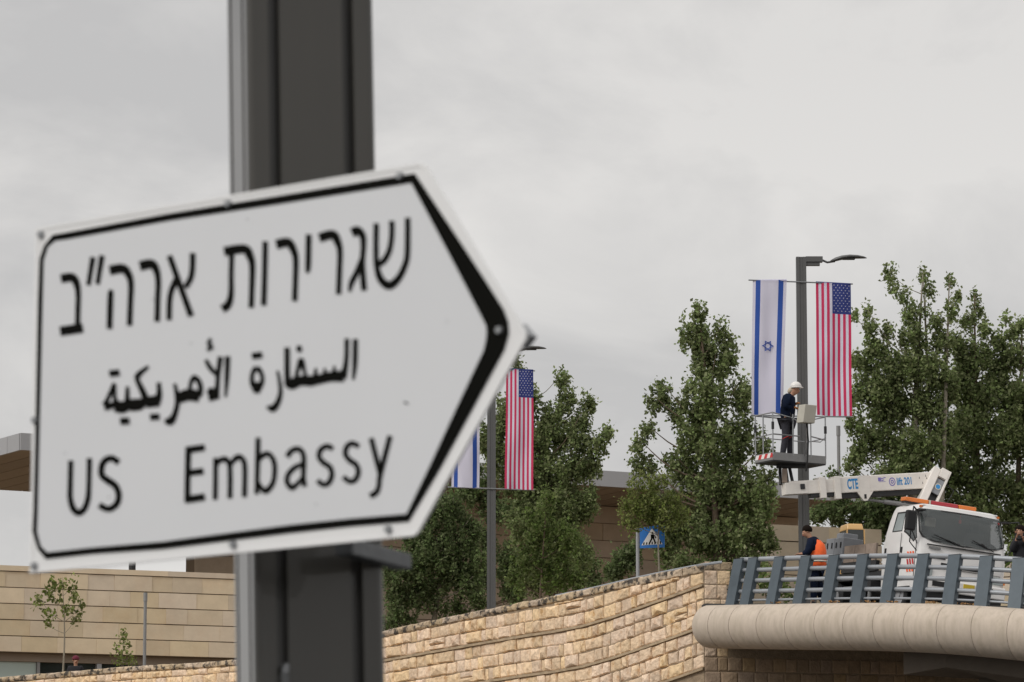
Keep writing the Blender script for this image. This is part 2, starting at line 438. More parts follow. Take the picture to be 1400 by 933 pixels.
# dark metal-grey cap strip seen on the top edge at the right end
b = MB()
xs = list(range(760, 1000, 12)); pts = []
def captop(x): return at(x, interp([700, 800, 880, 963, 1003], [824.5, 804.5, 786, 769.5, 764.5], x), wy(x) if x < 963 else 92.2)
b.tube([captop(x) + Vector((0, .3, -.02)) for x in xs], .035, 6)
cap = b.build('pipe_handrail', M_['rail_tube'], None); props(cap, 'thin grey pipe running along the top of the stone wall towards the bridge railing', 'handrail')

# return wall and abutment of the bridge (neat squared blocks)
ab = thing('bridge_abutment', at(1000, 900, 94.2), 'shaded stone abutment wall of squared blocks under the concrete bridge edge', 'wall')
A0 = wxy(963); A1 = at(1262, 900, 95.8); A1.z = 0
ad_ = (A1 - A0).normalized(); an = Vector((ad_.y, -ad_.x, 0)); AL = (A1 - A0).length
def ap(s, z, off=0.): p = A0 + ad_ * s + an * off; return Vector((p.x, p.y, z))
ztop0 = at(980, 768, 94.3).z
zr_ = ztop0; k = 0
while zr_ > at(1000, 948, 94.3).z:
    hb = .22 if k == 0 else .355
    s = -rr.uniform(.0, .2) if k else 0
    s = 0.
    lim = .56 if zr_ > at(1000, 892, 94.3).z + .2 else AL
    while s < lim:
        wd = rr.uniform(.24, .46); s2 = s + wd
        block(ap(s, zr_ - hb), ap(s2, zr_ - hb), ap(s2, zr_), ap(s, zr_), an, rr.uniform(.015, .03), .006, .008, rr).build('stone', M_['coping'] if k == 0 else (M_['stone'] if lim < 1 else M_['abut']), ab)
        s = s2
    zr_ -= hb; k += 1
b = MB(); b.hexa([ap(-.0, -.2, .004), ap(AL + 3, -.2, .004), ap(AL + 3, -.2, -.5), ap(0, -.2, -.5)],
                 [ap(-.0, zr_ + 2.2, .004), ap(AL + 3, zr_ + 2.2, .004), ap(AL + 3, zr_ + 2.2, -.5), ap(0, zr_ + 2.2, -.5)]); b.build('wall_core', M_['mortar'], ab)
b = MB(); b.hexa([ap(.0, zr_ + 2.2, .003), ap(.58, zr_ + 2.2, .003), ap(.58, zr_ + 2.2, -.38), ap(0, zr_ + 2.2, -.38)],
                 [ap(.0, ztop0 - .03, .003), ap(.58, ztop0 - .03, .003), ap(.58, ztop0 - .03, -.38), ap(0, ztop0 - .03, -.38)]); b.build('wall_top_core', M_['mortar'], ab)

# ------------------------------------------------------------------ bridge edge, deck and railing
RX = [940, 990, 1100, 1200, 1300, 1400, 1500]
RY = [93.9, 93, 90.6, 88.8, 87.2, 86, 85.1]
RB = [829, 828, 826, 825, 827, 833, 843]
def rp(x, dy=0.): return at(x, interp(RX, RB, x) + dy, interp(RX, RY, x))
def rdir(x): d = rp(x + 5) - rp(x - 5); d.z = 0; return d.normalized()
def rout(x): d = rdir(x); return Vector((d.y, -d.x, 0))      # towards the camera side
bridge = thing('road_bridge', rp(1000), 'road bridge with a thick rounded beige concrete edge beam cast in short segments', 'bridge')
RR = [.50, .525, .545, .555, .565, .585, .60]
def rc(x): return rp(x) + rout(x) * .16 - Vector((0, 0, interp(RX, RR, x)))
def rollring(x, r, n=28):
    c = rc(x); o = rout(x)
    return [c + (o * math.cos(2 * math.pi * j / n) + Vector((0, 0, 1)) * math.sin(2 * math.pi * j / n)) * r for j in range(n)]
joints = [976, 996, 1026, 1064, 1102, 1141, 1180, 1221, 1262, 1305, 1350, 1397, 1445, 1495]
def segs(xa, xb, k): return [xa + (xb - xa) * i / k for i in range(k + 1)]
for i in range(len(joints) - 1):
    xa, xb = joints[i], joints[i + 1]; b = MB(); n = 28
    prof = [(xa + .25, -.016), (xa + .25, -.006), (xa + .9, 0)] + [(q, 0) for q in segs(xa + .9, xb - .9, 4)[1:-1]] + [(xb - .9, 0), (xb - .25, -.006), (xb - .25, -.016)]
    rings = [rollring(q, interp(RX, RR, q) + d, n) for q, d in prof]
    if i == 0:
        capr = []
        for t in (0., .25, .5, .7, .85, .95, .995):
            rad = interp(RX, RR, xa) * math.sqrt(max(0, 1 - t * t)); base = rollring(xa, max(rad, .01), n); dd = -rdir(xa) * t * .30
            capr.append([p + dd for p in base])
        rings = capr[::-1] + rings[2:]
    vs = [p for r in rings for p in r]; K = len(rings)
    b.add(vs, [(a * n + j, a * n + (j + 1) % n, (a + 1) * n + (j + 1) % n, (a + 1) * n + j) for a in range(K - 1) for j in range(n)] + [list(range(n))[::-1], [(K - 1) * n + j for j in range(n)]])
    o = b.build('edge_beam_segment', M_['conc'], bridge)
    for p_ in o.data.polygons: p_.use_smooth = len(p_.vertices) == 4
    o.modifiers.new('e', 'EDGE_SPLIT').split_angle = R(32)
# joints' inner core
b = MB(); xs = segs(978, 1494, 30); n = 20
rings = [rollring(q, interp(RX, RR, q) - .012, n) for q in xs]
b.add([p for r in rings for p in r], [(a * n + j, a * n + (j + 1) % n, (a + 1) * n + (j + 1) % n, (a + 1) * n + j) for a in range(len(rings) - 1) for j in range(n)])
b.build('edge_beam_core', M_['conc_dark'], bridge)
# deck slab: top follows the deck plane
b = MB(); top = []
edge = [rp(x) for x in segs(963, 1500, 12)]
edge = [Vector((p.x, p.y, deckz(p.x, p.y) - .03)) for p in edge]
back = [Vector((22, 120, 0)), Vector((3.5, 120, 0))]
for p in back: p.z = deckz(p.x, p.y) - .03
pl = edge + back
b.prism([p - Vector((0, 0, .5)) for p in pl], (0, 0, .5)); b.build('deck_slab', M_['asphalt'], bridge)
# girder under the edge, chamfered end towards the abutment
b = MB()
def gp(x, inn, dz): p = rp(x) - rout(x) * inn; return Vector((p.x, p.y, rp(x).z + dz))
g0 = [gp(1216, .45, -.9), gp(1216, .45, -1.62), gp(1216, 3.0, -1.62), gp(1216, 3.0, -.9)]
g1 = [gp(1275, .45, -.9), gp(1275, .45, -1.42), gp(1275, 3.0, -1.42), gp(1275, 3.0, -.9)]
g2 = [gp(1500, .45, -.9), gp(1500, .45, -1.6), gp(1500, 3.0, -2.2), gp(1500, 3.0, -.9)]
b.add(g0 + g1 + g2, [(0, 1, 2, 3), (0, 4, 5, 1), (1, 5, 6, 2), (2, 6, 7, 3), (4, 8, 9, 5), (5, 9, 10, 6), (6, 10, 11, 7), (8, 11, 10, 9), (3, 7, 4, 0), (7, 11, 8, 4)])
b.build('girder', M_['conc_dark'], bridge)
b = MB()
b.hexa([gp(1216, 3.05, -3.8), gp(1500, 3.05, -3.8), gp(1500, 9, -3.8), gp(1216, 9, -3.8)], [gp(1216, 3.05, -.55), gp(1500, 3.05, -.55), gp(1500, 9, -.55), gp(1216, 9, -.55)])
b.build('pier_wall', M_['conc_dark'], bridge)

rail = thing('bridge_railing', rp(1000), 'slate grey bridge railing of leaning plate posts and five horizontal tubes', 'railing')
posts = [1000, 1019.5, 1055, 1092, 1131, 1171, 1212, 1254, 1297.5, 1342, 1388, 1434]
for x in posts:
    p = rp(x); d = rdir(x); o = rout(x); H = 1.15 * (1 if x > 1000 else .99)
    lo = p + o * .0; hi = p + o * -.30 + Vector((0, 0, H))
    wdt = .15; t = d * .165
    q = lambda c, s: [c + o * s * wdt / 2]
    b = MB()
    bot = [lo + o * wdt / 2 - t, lo - o * wdt / 2 - t, lo - o * wdt / 2 + t, lo + o * wdt / 2 + t]
    tp = [hi + o * wdt / 2 - t, hi - o * wdt / 2 - t, hi - o * wdt / 2 + t, hi + o * wdt / 2 + t]
    b.hexa([v - Vector((0, 0, .03)) for v in bot], tp); po = b.build('post', M_['rail_post'], rail)
    b = MB()   # cap plate on the post
    b.hexa([v for v in tp], [v + Vector((0, 0, .015)) for v in tp]); b.build('cap', M_['dark'], po)
for hgt, r, inn in ((1.12, .062, .29), (.86, .055, .24), (.60, .055, .18), (.335, .055, .11), (.12, .03, .06)):
    b = MB(); b.tube([rp(x) - rout(x) * (inn + .03) + Vector((0, 0, hgt)) for x in segs(1000, 1500, 40)], r, 10); b.build('tube_rail', M_['rail_tube'], rail, smooth=True)

# ------------------------------------------------------------------ far stone walls beyond the deck
def panel_wall(root, O, D, n, L0, L1, zt, rows, rh, wmin, wmax, m, core=True, thick=.3, gap=.006, pr=.03, rnd=random, depth=.05):
    z = zt
    for r in range(rows):
        s = L0 - rnd.uniform(0, wmin)
        if s < L0: s = L0
        first = True
        while s < L1 - .05:
            s2 = min(L1, s + rnd.uniform(wmin, wmax) * (rnd.uniform(.4, 1) if first else 1)); first = False
            if L1 - s2 < wmin * .4: s2 = L1
            b = MB(); e = rnd.uniform(0, pr)
            pt = lambda s_, z_, o_: O + D * s_ + n * o_ + Vector((0, 0, z_))
            b.hexa([pt(s + gap * .35, z - rh + gap * 4, 0), pt(s2 - gap * .35, z - rh + gap * 4, 0), pt(s2 - gap * .35, z - rh + gap * 4, depth + e), pt(s + gap * .35, z - rh + gap * 4, depth + e)],
                   [pt(s + gap * .35, z - gap, 0), pt(s2 - gap * .35, z - gap, 0), pt(s2 - gap * .35, z - gap, depth + e), pt(s + gap * .35, z - gap, depth + e)])
            b.build('stone_panel', m, root); s = s2
        z -= rh
    if core:
        b = MB(); pt = lambda s_, z_, o_: O + D * s_ + n * o_ + Vector((0, 0, z_))
        zb = min(z, core if not isinstance(core, bool) else z)
        b.hexa([pt(L0, zb, .012), pt(L1, zb, .012), pt(L1, zb, -thick), pt(L0, zb, -thick)], [pt(L0, zt - .01, .012), pt(L1, zt - .01, .012), pt(L1, zt - .01, -thick), pt(L0, zt - .01, -thick)])
        b.build('wall_core', M_['joint'], root)
def flat(p): return Vector((p.x, p.y, 0))
a = flat(at(985, 800, 104)); c = flat(at(1205, 800, 106)); D = (c - a).normalized()
fw = thing('garden_wall', a, 'tan stone wall of large courses between the poplar and the lamp post behind the bridge', 'wall')
panel_wall(fw, a, D, Vector((D.y, -D.x, 0)), 0, (c - a).length, at(1075, 714, 104).z, 6, .46, .7, 1.3, M_['panel'], core=7.5, rnd=rr)
a = flat(at(1212, 800, 103)); c = flat(at(1440, 800, 101)); D = (c - a).normalized()
fw = thing('garden_wall', a, 'low tan stone wall behind the white truck at the right end of the bridge', 'wall')
panel_wall(fw, a, D, Vector((D.y, -D.x, 0)), 0, (c - a).length, at(1385, 766, 101.5).z, 4, .46, .7, 1.3, M_['panel'], core=7.5, rnd=rr)
sheet('slope', [Vector((3, 106.5, 10.6)), Vector((20, 104, 9.7)), Vector((40, 150, 10.4)), Vector((0, 150, 11))], M_['soil'])

# ------------------------------------------------------------------ big building with cantilevered roof
r0 = at(28, 592, 140); zt = r0.z
r1 = at(1230, 672, 158.6); r1.z = zt
pdir = Vector((-.5, .87, 0)).normalized()
Dm = flat(r1 - r0); LM = Dm.length; Dm.normalize()
nm = Vector((Dm.y, -Dm.x, 0))
big = thing('museum_building', (r0.x, r0.y, 8), 'broad building with a cantilevered flat roof, zinc fascia and brown boarded soffit behind the trees', 'building')
FH = .63
# fascia panels on the long side and on the left end
s = 0; L2 = 22
k = 0
while s < LM:
    s2 = min(LM, s + 3.4); b = MB(); a_ = r0 + Dm * (s + .015); c_ = r0 + Dm * (s2 - .015)
    b.hexa([a_ - Vector((0, 0, FH)), c_ - Vector((0, 0, FH)), c_ - Vector((0, 0, FH)) - nm * .1, a_ - Vector((0, 0, FH)) - nm * .1], [a_, c_, c_ - nm * .1, a_ - nm * .1])
    b.build('fascia_panel', M_['fascia'], big); s = s2
s = .1
ne = Vector((-pdir.y, pdir.x, 0))
while s < 13:
    s2 = min(13, s + 1.15); b = MB(); a_ = r0 + pdir * (s + .012); c_ = r0 + pdir * (s2 - .012)
    b.hexa([a_ - Vector((0, 0, FH)), c_ - Vector((0, 0, FH)), c_ - Vector((0, 0, FH)) - ne * .1, a_ - Vector((0, 0, FH)) - ne * .1], [a_, c_, c_ - ne * .1, a_ - ne * .1])
    b.build('fascia_panel', M_['fascia'], big); s = s2
# roof core
b = MB(); q = [r0 + Dm * .12 + pdir * .12, r0 + Dm * LM, r0 + Dm * LM + pdir * 13, r0 + pdir * 13 + Dm * .12]
b.prism([p - Vector((0, 0, FH - .12)) for p in q], (0, 0, FH - .16)); b.build('roof', M_['fascia2'], big)
# soffit boards
s = .12
while s < LM - .3:
    s2 = min(LM, s + 1.05); b = MB(); a_ = r0 + Dm * (s + .03) - Vector((0, 0, FH - .01)) - nm * .1; c_ = r0 + Dm * (s2 - .03) - Vector((0, 0, FH - .01)) - nm * .1
    b.prism([a_, c_, c_ + pdir * 12.7, a_ + pdir * 12.7], (0, 0, .1)); b.build('soffit_board', M_['soffit'], big); s = s2
# wall under the roof, recessed
wo = flat(r0) - nm * 6.3
sL = (flat(at(265, 700, 149.0)) - wo).dot(Dm)
# find the s whose picture x is 265
for i in range(200):
    p = wo + Dm * (i * .1); px = 700 + F * p.x / (p.y * cp + (18 - CZ) * sp_)
    if px > 264: sL = i * .1; break
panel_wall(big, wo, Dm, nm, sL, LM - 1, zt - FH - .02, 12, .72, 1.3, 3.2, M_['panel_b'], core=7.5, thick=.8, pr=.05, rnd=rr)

# ------------------------------------------------------------------ low stone building on the left
a = flat(at(-40, 800, 138)); c = flat(at(420, 800, 143)); D = (c - a).normalized(); n = Vector((D.y, -D.x, 0)); LC = (c - a).length
low = thing('stone_building', (a.x, a.y, 9), 'low tan building of smooth stone courses with a strip of windows behind the sapling', 'building')
zC = at(150, 787, 140.1).z
panel_wall(low, a, D, n, 0, LC, zC + .22, 1, .22, 4, 6, M_['panel'], core=zC - .1, thick=2.4, pr=.01, rnd=rr, depth=.1)
panel_wall(low, a, D, n, 0, LC, zC, 5, .583, .75, 1.5, M_['panel'], core=True, thick=2.4, gap=.007, rnd=rr)
zb = zC - 5 * .583
def cb(s, s2, z0, z1, o0, o1, name, m, root=low):
    b = MB(); pt = lambda s_, z_, o_: a + D * s_ + n * o_ + Vector((0, 0, z_))
    b.hexa([pt(s, z0, o0), pt(s2, z0, o0), pt(s2, z0, o1), pt(s, z0, o1)], [pt(s, z1, o0), pt(s2, z1, o0), pt(s2, z1, o1), pt(s, z1, o1)]); return b.build(name, m, root)
cb(0, LC, 8.5, zb + .01, -2.4, -.75, 'back_wall', M_['joint'])
sx_ = lambda px: (flat(at(px, 900, 139.6)) - a).dot(D)
cb(0, LC, zb - .30, zb - .005, -.7, -.3, 'lintel', M_['soffit'])
cb(0, sx_(47), 8.5, zb - .31, -.45, -.4, 'frosted_pane', M_['frosted'])
cb(sx_(47.5), sx_(52), 8.5, zb - .31, -.5, -.3, 'mullion', M_['grey'])
for p0, p1 in ((53, 95), (96, 138), (147, 190), (191, 236), (238, 300)):
    wf = cb(sx_(p0), sx_(p1), 8.5, zb - .31, -.62, -.5, 'window', M_['winglass'])
cb(sx_(139), sx_(146), 8.5, zb - .31, -.5, -.25, 'pilaster', M_['fascia'])
cb(sx_(236.3), sx_(237.7), 8.5, zb - .31, -.5, -.4, 'mullion', M_['grey'])
# parapet mast behind the roof
b = MB(); p = at(180.5, 790, 141.8); b.tube([Vector((p.x, p.y, zC - 1)), Vector((p.x, p.y, zC + 3.6))], .13, 8)
o = b.build('roof_mast', M_['dark'], None); props(o, 'short dark mast standing behind the parapet of the low tan building', 'mast')

# ------------------------------------------------------------------ posts
def simple_post(px, y0, y1, Y, r, label, m, capm=None):
    p = at(px, y1, Y); t = at(px, y0, Y)
    th = thing('metal_post', (p.x, p.y, p.z - .9), label, 'post')
    b = MB(); b.tube([Vector((p.x, p.y, p.z - .9)), Vector((p.x, p.y, t.z))], r, 10); b.build('shaft', m, th, smooth=False)
    b = MB(); b.tube([Vector((p.x, p.y, t.z - .28)), Vector((p.x, p.y, t.z + .01))], r * 1.25, 10); b.build('collar', capm or m, th)
simple_post(197.5, 811, 905, 124.5, .052, 'slim grey metal post rising above the wall in front of the low tan building', M_['grey'])
simple_post(1147.5, 583, 690, 112, .05, 'plain grey pole without lamp between the striped banner and the right hand trees', M_['grey'])
# ------------------------------------------------------------------ the big direction sign
X_, Fw, Up = Vector((1, 0, 0)), Vector((0, cp, sp_)), Vector((0, -sp_, cp))
Hd = (X_ * -7186 - Up * 951 + Fw * 5250).normalized(); Vd = (X_ * .0173 + Up * 1 + Fw * .152).normalized()
SN = Hd.cross(Vd).normalized()
SP = Vector((0, 0, CZ)) + ray(575, 480) * 6.7
if SN.dot(SP - Vector((0, 0, CZ))) > 0: SN = -SN          # towards the camera
def sp(px, py, off=0.): return onplane(px, py, SP, SN) + SN * off
so = sp(380, 500)
sign = thing('direction_sign', so, 'big white arrow shaped road sign with black Hebrew, Arabic and English lettering', 'road sign')
SO = [(49, 312), (575, 223), (582, 227), (719, 455), (719, 464), (571, 729), (566, 733), (41, 784)]
b = MB(); b.prism([sp(x, y) for x, y in SO], -SN * .007); b.build('panel', M_['sign_white'], sign, bevel=.002)
# raised rim along the outline
cx_, cy_ = 370, 500
def inset(pts, d):
    o = []; n = len(pts)
    for i in range(n):
        p0, p1, p2 = pts[i - 1], pts[i], pts[(i + 1) % n]
        def nrm(a, b_):
            dx, dy = b_[0] - a[0], b_[1] - a[1]; l = math.hypot(dx, dy); return (-dy / l, dx / l)
        n1_, n2_ = nrm(p0, p1), nrm(p1, p2); bx, by = n1_[0] + n2_[0], n1_[1] + n2_[1]; l = math.hypot(bx, by); bx /= l; by /= l
        k = d / max(.35, bx * n1_[0] + by * n1_[1]); o.append((p1[0] + bx * k, p1[1] + by * k))
    return o
IN = inset(SO, 4.5)
b = MB(); n_ = len(SO)
for i in range(n_):
    j = (i + 1) % n_
    b.hexa([sp(*SO[i]), sp(*SO[j]), sp(*IN[j]), sp(*IN[i])], [sp(*SO[i], .0012), sp(*SO[j], .0012), sp(*IN[j], .0012), sp(*IN[i], .0012)])
b.build('rim', M_['sign_white'], sign)
OUT = [(46.4, 700), (53.3, 400), (55, 354), (61, 336), (73, 321.5), (90, 318.5), (233, 292), (380, 268.3), (567.8, 237.5), (602, 289), (635.8, 340), (665, 385), (689, 423), (695.5, 440), (696.6, 456), (695, 462), (690, 479), (646, 561), (603, 640), (559.5, 713.5), (480, 720), (397, 729), (222, 751), (126.5, 757.5), (63, 764.5), (52.5, 751.4), (45, 727)]
INN = [(52.4, 700), (59.4, 400), (60.7, 356), (66.4, 338), (76, 329.6), (92, 327.5), (233, 302), (380, 279.8), (563, 250.5), (590, 301), (615.5, 349), (642, 400), (661.8, 438.6), (665.5, 447), (666, 456), (665, 466), (661.8, 480), (624, 560), (587, 640), (556.5, 703), (478, 709.5), (397, 718), (222, 741), (126.5, 749), (65.4, 755.5), (56.8, 747), (51.4, 727)]
b = MB(); k = len(OUT)
for i in range(k): j = (i + 1) % k; b.poly([sp(*OUT[i], .002), sp(*OUT[j], .002), sp(*INN[j], .002), sp(*INN[i], .002)])
b.build('black_border', M_['print_black'], sign)
b = MB(); b.poly([sp((p[0] + q[0]) / 2, (p[1] + q[1]) / 2, .001) for p, q in zip(OUT, INN)]); b.build('reflective_face', M_['sign_face'], sign)
def letters(name, ox, oy, s, groups):
    for lab, strokes in groups:
        b = MB()
        for i, st in enumerate(strokes):
            pts = [(ox + x / s, oy + y / s, w_ / s * 1.2) for x, y, w_ in st]
            if len(pts) > 2: pts = spline(pts, 7)
            L, Q = ribbon(pts); off = .0024 + i * .0002
            vs = [sp(*q, off) for q in L] + [sp(*q, off) for q in Q]; n = len(L)
            b.add(vs, [(a, a + 1, n + a + 1, n + a) for a in range(n - 1)])
            ex, ey = pts[-1][0] - pts[-2][0], pts[-1][1] - pts[-2][1]
        b.build(name, M_['print_black'], sign, label=lab)
letters('hebrew_letter', 70, 330, 6.667, [
    ('Hebrew letter bet', [[(95, 343, 66), (190, 330, 66), (232, 375, 56), (252, 470, 42), (250, 620, 40), (246, 790, 40)], [(88, 822, 70), (295, 790, 72)]]),
    ('double geresh mark', [[(387, 145, 42), (345, 402, 34)], [(470, 130, 42), (428, 392, 34)]]),
    ('Hebrew letter he', [[(538, 268, 72), (655, 250, 70), (708, 300, 58), (733, 390, 46), (728, 560, 42), (720, 770, 42)], [(558, 445, 26), (547, 500, 44), (538, 800, 42)]])])
letters('hebrew_letter', 180, 320, 6.664, [
    ('Hebrew letter resh', [[(80, 295, 75), (185, 275, 70), (230, 330, 55), (248, 430, 44), (243, 600, 42), (238, 800, 42)]]),
    ('Hebrew letter alef', [[(350, 200, 44), (548, 750, 48)], [(562, 175, 44), (560, 300, 42), (545, 400, 42), (495, 490, 40)], [(425, 400, 50), (375, 500, 42), (352, 610, 40), (348, 785, 40)]])])
letters('hebrew_letter', 290, 310, 6.664, [
    ('Hebrew letter tav', [[(115, 228, 70), (300, 205, 68), (350, 270, 60), (372, 360, 48), (368, 560, 42), (362, 740, 42)], [(185, 235, 40), (180, 450, 38), (178, 620, 44), (150, 715, 56), (98, 752, 60)]]),
    ('Hebrew letter vav', [[(490, 135, 42), (485, 430, 42), (476, 720, 42)]]),
    ('Hebrew letter resh', [[(590, 166, 72), (695, 145, 68), (745, 210, 56), (768, 300, 46), (765, 480, 42), (758, 680, 42)]]),
    ('Hebrew letter yod', [[(886, 72, 44), (880, 365, 42), (868, 425, 15)]])])
letters('hebrew_letter', 430, 280, 5.831, [
    ('Hebrew letter resh', [[(42, 266, 60), (150, 240, 60), (190, 300, 50), (208, 380, 38), (203, 550, 36), (197, 715, 36)]]),
    ('Hebrew letter gimel', [[(303, 226, 62), (350, 210, 60), (388, 250, 46), (395, 330, 38), (387, 450, 36), (392, 580, 40), (401, 685, 40)], [(387, 420, 30), (342, 540, 36), (302, 620, 36), (284, 695, 18)]]),
    ('Hebrew letter shin', [[(497, 150, 36), (495, 350, 36), (500, 480, 38), (530, 590, 48), (595, 645, 56), (665, 600, 46), (720, 500, 40), (745, 390, 38), (748, 105, 36)], [(622, 130, 36), (620, 260, 34), (600, 370, 36), (555, 450, 38), (505, 480, 36)]])])
letters('arabic_letter', 130, 450, 6.22, [
    ('Arabic letter alif', [[(1133, 232, 40), (1126, 420, 34), (1115, 580, 18)]]),
    ('Arabic ligature lam alif with hamza', [[(948, 262, 26), (985, 330, 36), (1038, 388, 30)], [(1072, 235, 38), (1052, 390, 34), (1044, 500, 36), (1030, 545, 60)], [(968, 568, 84), (1060, 548, 70)], [(1000, 500, 34), (985, 560, 50)], [(992, 80, 18), (975, 125, 30), (1005, 150, 24)], [(960, 180, 22), (1010, 150, 26)]]),
    ('Arabic letters mim and ra', [[(812, 520, 30), (820, 460, 28), (850, 415, 40), (890, 450, 38), (903, 515, 38), (890, 575, 40)], [(895, 575, 80), (800, 560, 84), (715, 590, 74)], [(683, 465, 22), (703, 560, 34), (705, 640, 36), (682, 730, 40), (645, 785, 56), (600, 778, 30)]]),
    ('Arabic letters ya and kaf', [[(547, 455, 30), (550, 560, 44), (525, 620, 70)], [(550, 610, 84), (440, 625, 78)], [(462, 318, 20), (380, 385, 38), (366, 430, 36), (420, 550, 46), (440, 620, 50)], [(475, 750, 44), (555, 745, 44)]]),
    ('Arabic letters ya and ta marbuta', [[(450, 600, 34), (385, 640, 84), (300, 648, 84)], [(310, 625, 60), (245, 665, 84), (178, 655, 84)], [(282, 490, 24), (280, 620, 40)], [(190, 650, 60), (175, 580, 26), (172, 470, 24), (152, 520, 34), (112, 600, 28), (100, 645, 60)], [(85, 665, 50), (190, 640, 40)], [(222, 785, 48), (300, 780, 46)], [(130, 380, 44), (215, 370, 44)]])])
letters('arabic_letter', 330, 440, 6.911, [
    ('Arabic letter alif', [[(1083, 165, 42), (1078, 400, 40), (1062, 550, 20)]]),
    ('Arabic letters lam and sin', [[(1003, 160, 38), (1000, 330, 38), (985, 450, 46), (960, 530, 70)], [(975, 515, 92), (850, 520, 80), (740, 545, 76), (640, 565, 84)], [(885, 420, 18), (885, 500, 34)], [(795, 440, 18), (795, 510, 34)], [(712, 440, 18), (705, 520, 34)]]),
    ('Arabic letters fa and alif', [[(660, 560, 84), (560, 560, 80), (480, 588, 90), (436, 570, 60)], [(622, 540, 30), (602, 470, 28), (573, 365, 44), (543, 440, 32), (523, 530, 30)], [(574, 360, 30), (572, 440, 60)], [(530, 258, 48), (578, 255, 48)], [(440, 245, 42), (440, 450, 42), (445, 600, 46)]]),
    ('Arabic letter ra', [[(348, 465, 22), (370, 580, 30), (375, 680, 36), (347, 770, 46), (300, 822, 56), (248, 800, 20)]]),
    ('Arabic letter ta marbuta', [[(150, 432, 46), (193, 485, 36), (202, 570, 36), (150, 665, 50)], [(150, 432, 46), (112, 490, 32), (110, 580, 40), (148, 665, 40)], [(115, 600, 50), (192, 600, 50)], [(130, 645, 50), (170, 645, 50)], [(108, 327, 48), (205, 312, 48)]])])
letters('latin_letter', 80, 600, 6.364, [
    ('letter U', [[(113, 190, 38), (108, 400, 38), (108, 520, 40), (135, 610, 46), (180, 645, 46), (230, 610, 42), (262, 520, 40), (270, 400, 36), (275, 170, 38)]]),
    ('letter S', [[(530, 208, 46), (470, 170, 44), (410, 190, 44), (380, 250, 44), (385, 320, 46), (430, 360, 50), (500, 410, 48), (530, 490, 44), (510, 570, 44), (440, 612, 44), (360, 578, 46)]]),
    ('letter E', [[(1137, 72, 44), (1130, 300, 42), (1126, 555, 42)], [(1118, 100, 50), (1280, 76, 46)], [(1135, 298, 44), (1268, 282, 46)], [(1110, 532, 50), (1280, 505, 50)]])])
letters('latin_letter', 240, 580, 7.775, [
    ('letter m', [[(432, 360, 42), (432, 580, 44), (428, 805, 44)], [(440, 440, 30), (480, 385, 44), (540, 375, 50), (580, 430, 44), (588, 560, 44), (585, 790, 44)], [(595, 430, 30), (640, 370, 46), (690, 350, 50), (735, 400, 46), (745, 520, 44), (740, 775, 44)]]),
    ('letter b', [[(885, 145, 46), (878, 450, 46), (870, 745, 40)], [(890, 390, 30), (940, 330, 46), (1000, 320, 46), (1050, 390, 46), (1062, 500, 44), (1040, 630, 44), (970, 710, 52), (920, 680, 44), (885, 610, 30)]])])
letters('latin_letter', 380, 580, 7.778, [
    ('letter a', [[(105, 350, 46), (150, 285, 46), (225, 265, 48), (275, 320, 46), (282, 430, 46), (277, 560, 44), (292, 665, 44)], [(275, 425, 36), (190, 460, 44), (120, 530, 44), (105, 610, 46), (150, 675, 50), (210, 640, 40), (265, 575, 34)]]),
    ('letter s', [[(592, 265, 46), (530, 235, 46), (460, 275, 46), (445, 350, 46), (490, 410, 50), (560, 460, 48), (580, 540, 46), (550, 620, 46), (490, 645, 46), (428, 600, 46)]]),
    ('letter s', [[(868, 238, 46), (800, 205, 46), (740, 240, 46), (725, 320, 46), (770, 385, 50), (835, 430, 48), (862, 510, 46), (830, 590, 46), (770, 610, 46), (702, 562, 46)]]),
    ('letter y', [[(998, 150, 46), (1095, 530, 50)], [(1200, 125, 46), (1095, 540, 46), (1080, 660, 44), (1050, 730, 48), (985, 765, 50)]])])
def scr(px, py, r=.007, off=.004, m='galv'):
    b = MB(); c = sp(px, py, off - .004)
    e1 = Hd; e2 = SN.cross(Hd).normalized()
    ring = [c + (e1 * math.cos(t * math.pi / 5) + e2 * math.sin(t * math.pi / 5)) * r for t in range(10)]
    b.hexa(ring, [p * 1 + SN * .008 + (c - p) * .25 for p in ring]); b.build('rivet', M_[m], sign)
for x, y in ((313, 279), (548, 241), (320, 745), (532, 724), (57, 321), (48, 774), (49, 575), (684, 452)): scr(x, y, .008)
b = MB(); b.poly([sp(x, y, .0022) for x, y in ((553, 549), (557, 550), (560, 552.5), (557, 553), (553, 551))]); b.build('speck', M_['print_black'], sign)
for x, y in ((505, 250), (262, 470), (433, 690), (150, 680), (612, 440), (339, 300), (90, 620), (210, 410)):
    b = MB(); b.poly([sp(x + math.cos(t) * 1.1, y + math.sin(t) * .9, .0022) for t in (0, 1.3, 2.5, 3.8, 5)]); b.build('speck', M_['bracket'], sign)
b = MB(); e = [(700, 428), (722, 458), (700, 492)]
b.prism([sp(x, y, -.008) for x, y in ((707, 441), (721.5, 458), (709, 475), (650, 462))], -SN * .02); b.build('stiffener', M_['galv'], sign)

